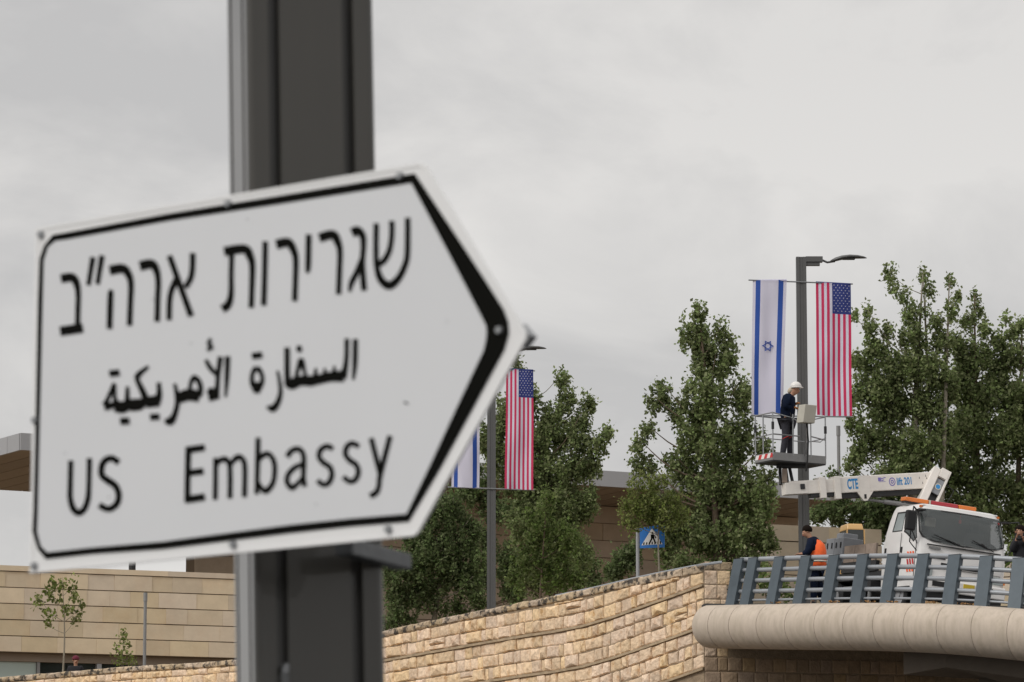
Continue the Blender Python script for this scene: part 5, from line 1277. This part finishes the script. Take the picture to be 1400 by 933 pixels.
T2 = [(706, 497, 8, 12), (712, 520, 14, 16), (720, 550, 24, 22), (768, 520, 10, 16), (774, 548, 16, 18), (805, 553, 14, 13), (794, 575, 15, 16), (828, 593, 13, 11), (815, 612, 20, 16), (755, 580, 24, 28), (784, 600, 26, 26), (740, 610, 34, 30), (690, 570, 20, 34), (682, 620, 24, 34), (800, 640, 26, 22), (760, 650, 40, 30), (715, 660, 34, 34), (765, 700, 40, 36), (800, 690, 22, 26), (725, 720, 34, 40), (775, 760, 40, 36), (740, 785, 40, 30), (660, 600, 18, 20)]
tree('poplar_tree', 'spreading poplar behind the striped banner beside the point of the arrow sign', 113, (765, 815), .13, T2, 'poplar', dens=44, lift=.8)
tree('young_tree', 'bright green bushy young tree growing right of the grey lamp post behind the wall', 108, (735, 818), .05, [(740, 715, 26, 34), (770, 740, 26, 30), (722, 760, 22, 30), (755, 780, 34, 26), (785, 790, 24, 18), (705, 795, 18, 20), (748, 685, 14, 18)], 'mid', dens=26, lift=.8)
T1 = [(600, 700, 34, 26), (570, 730, 36, 30), (625, 730, 30, 34), (590, 760, 44, 34), (640, 765, 24, 30), (560, 785, 34, 30), (612, 790, 36, 26), (545, 820, 20, 26), (578, 815, 30, 22), (640, 800, 20, 24), (535, 780, 20, 30), (620, 690, 18, 14), (650, 720, 12, 20), (548, 848, 24, 14), (620, 832, 26, 14), (655, 820, 20, 16), (530, 850, 14, 12)]
tree('olive_tree', 'round dark green tree with a bare trunk just under the tip of the arrow sign', 109, (590, 848), .1, T1, 'dark', bark='barkl', dens=40, lift=.8, size=.046)
tree('dense_tree', 'dark tree standing behind the blue striped banner near the arrow sign', 119, (655, 832), .1, [(640, 672, 24, 26), (655, 650, 18, 20), (668, 690, 16, 30), (690, 700, 18, 22), (655, 790, 22, 30), (695, 775, 20, 40), (700, 812, 22, 14), (660, 740, 20, 24), (800, 770, 24, 20), (812, 792, 18, 12)], 'dark', dens=40, lift=.8)
tree('young_tree', 'young light green tree with a thin trunk in front of the crossing sign', 97.6, (902, 780), .035, [(880, 668, 22, 16), (905, 662, 18, 14), (868, 690, 20, 16), (895, 692, 30, 20), (925, 690, 18, 18), (875, 712, 24, 16), (908, 712, 24, 14), (930, 706, 14, 12), (852, 705, 10, 12), (862, 668, 10, 10)], 'light', bark='barkl', dens=34, lift=.6, size=.042)
T4 = [(1215, 372, 9, 9), (1222, 392, 9, 10), (1236, 408, 10, 10), (1243, 428, 13, 14), (1184, 428, 8, 10), (1169, 434, 6, 6), (1190, 450, 12, 14), (1214, 452, 10, 14), (1202, 480, 20, 22), (1262, 378, 7, 10), (1268, 400, 8, 10), (1263, 425, 7, 8), (1280, 440, 12, 14), (1298, 384, 6, 9), (1304, 404, 8, 11), (1300, 428, 11, 12), (1246, 462, 24, 22), (1288, 470, 20, 18), (1180, 500, 18, 22), (1225, 510, 34, 28), (1275, 505, 26, 26), (1176, 540, 18, 22), (1215, 560, 36, 34), (1265, 560, 34, 34), (1172, 580, 16, 20), (1200, 605, 30, 28), (1250, 615, 40, 34), (1172, 620, 18, 16), (1164, 640, 12, 12), (1230, 650, 44, 22), (1290, 600, 24, 40), (1205, 530, 24, 24), (1250, 500, 22, 22), (1295, 530, 18, 24)]
tree('poplar_tree', 'large poplar with several thin leafy spires right of the lamp post with the banners', 104.5, (1262, 800), .11, T4, 'poplar', bark='barkl', dens=46, stems=[(1250, 0), (1275, .4), (1283, -.3), (1238, .5)], lift=.4, limb=1.1)
T5 = [(1332, 408, 7, 8), (1338, 425, 9, 10), (1325, 440, 12, 14), (1345, 452, 12, 12), (1376, 440, 8, 7), (1385, 456, 12, 10), (1398, 450, 10, 12), (1365, 470, 16, 14), (1312, 470, 18, 20), (1335, 490, 26, 24), (1385, 490, 24, 22), (1312, 530, 26, 30), (1355, 540, 32, 30), (1400, 545, 28, 36), (1320, 590, 32, 34), (1370, 600, 34, 36), (1408, 610, 26, 36), (1310, 640, 30, 26), (1350, 660, 36, 30), (1400, 675, 34, 34), (1330, 700, 40, 26), (1390, 715, 30, 26), (1300, 670, 26, 26), (1425, 500, 20, 40), (1395, 745, 24, 22), (1365, 510, 20, 26), (1335, 560, 26, 26), (1390, 570, 26, 30), (1320, 505, 20, 22)]
tree('poplar_tree', 'broad dark poplar filling the right edge above the truck cab', 106.5, (1345, 800), .13, T5, 'poplar', dens=50, stems=[(1345, 0), (1392, .4)], lift=.4)
tree('dense_tree', 'low dark tree showing under the white boom behind the truck', 108, (1165, 790), .09, [(1150, 700, 34, 20), (1120, 705, 14, 16), (1185, 705, 30, 24), (1220, 690, 30, 26), (1150, 672, 18, 12), (1260, 700, 40, 30), (1215, 720, 30, 20), (1120, 664, 12, 8), (1142, 652, 12, 6)], 'dark', dens=44, lift=.4)
tree('leafy_shrub', 'small green shrub on the ledge seen through the left end of the railing', 97.5, (1050, 822), .03, [(1048, 800, 14, 10), (1068, 806, 12, 10), (1040, 775, 12, 8), (1080, 812, 10, 8)], 'mid', dens=30, lift=.3, cat='shrub')
tree('leafy_shrub', 'small green shrub behind the right end of the railing beside the photographer', 95.5, (1384, 822), .03, [(1378, 760, 10, 10), (1385, 745, 10, 10)], 'mid', dens=34, lift=.5, cat='shrub')
tree('sapling', 'small sapling with a thin trunk in front of the low tan building', 132, (87, 912), .045, [(85, 795, 7, 9), (72, 800, 7, 8), (98, 800, 6, 8), (64, 812, 9, 9), (78, 816, 9, 9), (100, 818, 9, 8), (52, 822, 8, 7), (110, 828, 8, 7), (68, 834, 10, 9), (92, 834, 8, 7), (64, 852, 8, 6), (104, 846, 7, 5)], 'light', bark='barkl', dens=16, per=12, lift=.8, size=.07)
tree('sapling', 'tiny leafy sapling beside the grey post in front of the low tan building', 128, (170, 912), .02, [(168, 872, 3, 5), (172, 880, 3, 5), (160, 885, 4, 5), (166, 896, 6, 6), (176, 900, 8, 8), (162, 906, 9, 5), (182, 908, 8, 5)], 'light', bark='barkl', dens=14, per=10, lift=.8, size=.06)
cs = []; 
for i in range(46):
    x = random.choice((1143, 1190, 1232, 1275, 1320, 1065)) + random.gauss(0, 5); p = rp(x) + rout(x) * random.uniform(-.02, .22); cs.append(np.array(p) + np.array([0, 0, .035]))
lt = leaves('leaf_litter', cs, 3, [(.05, .05, .012)] * len(cs), .032, M_['dry'], None)
props(lt, 'dry brown leaves caught at the foot of the bridge railing posts', 'leaf litter', None, 'stuff')
print('leaves', NL)
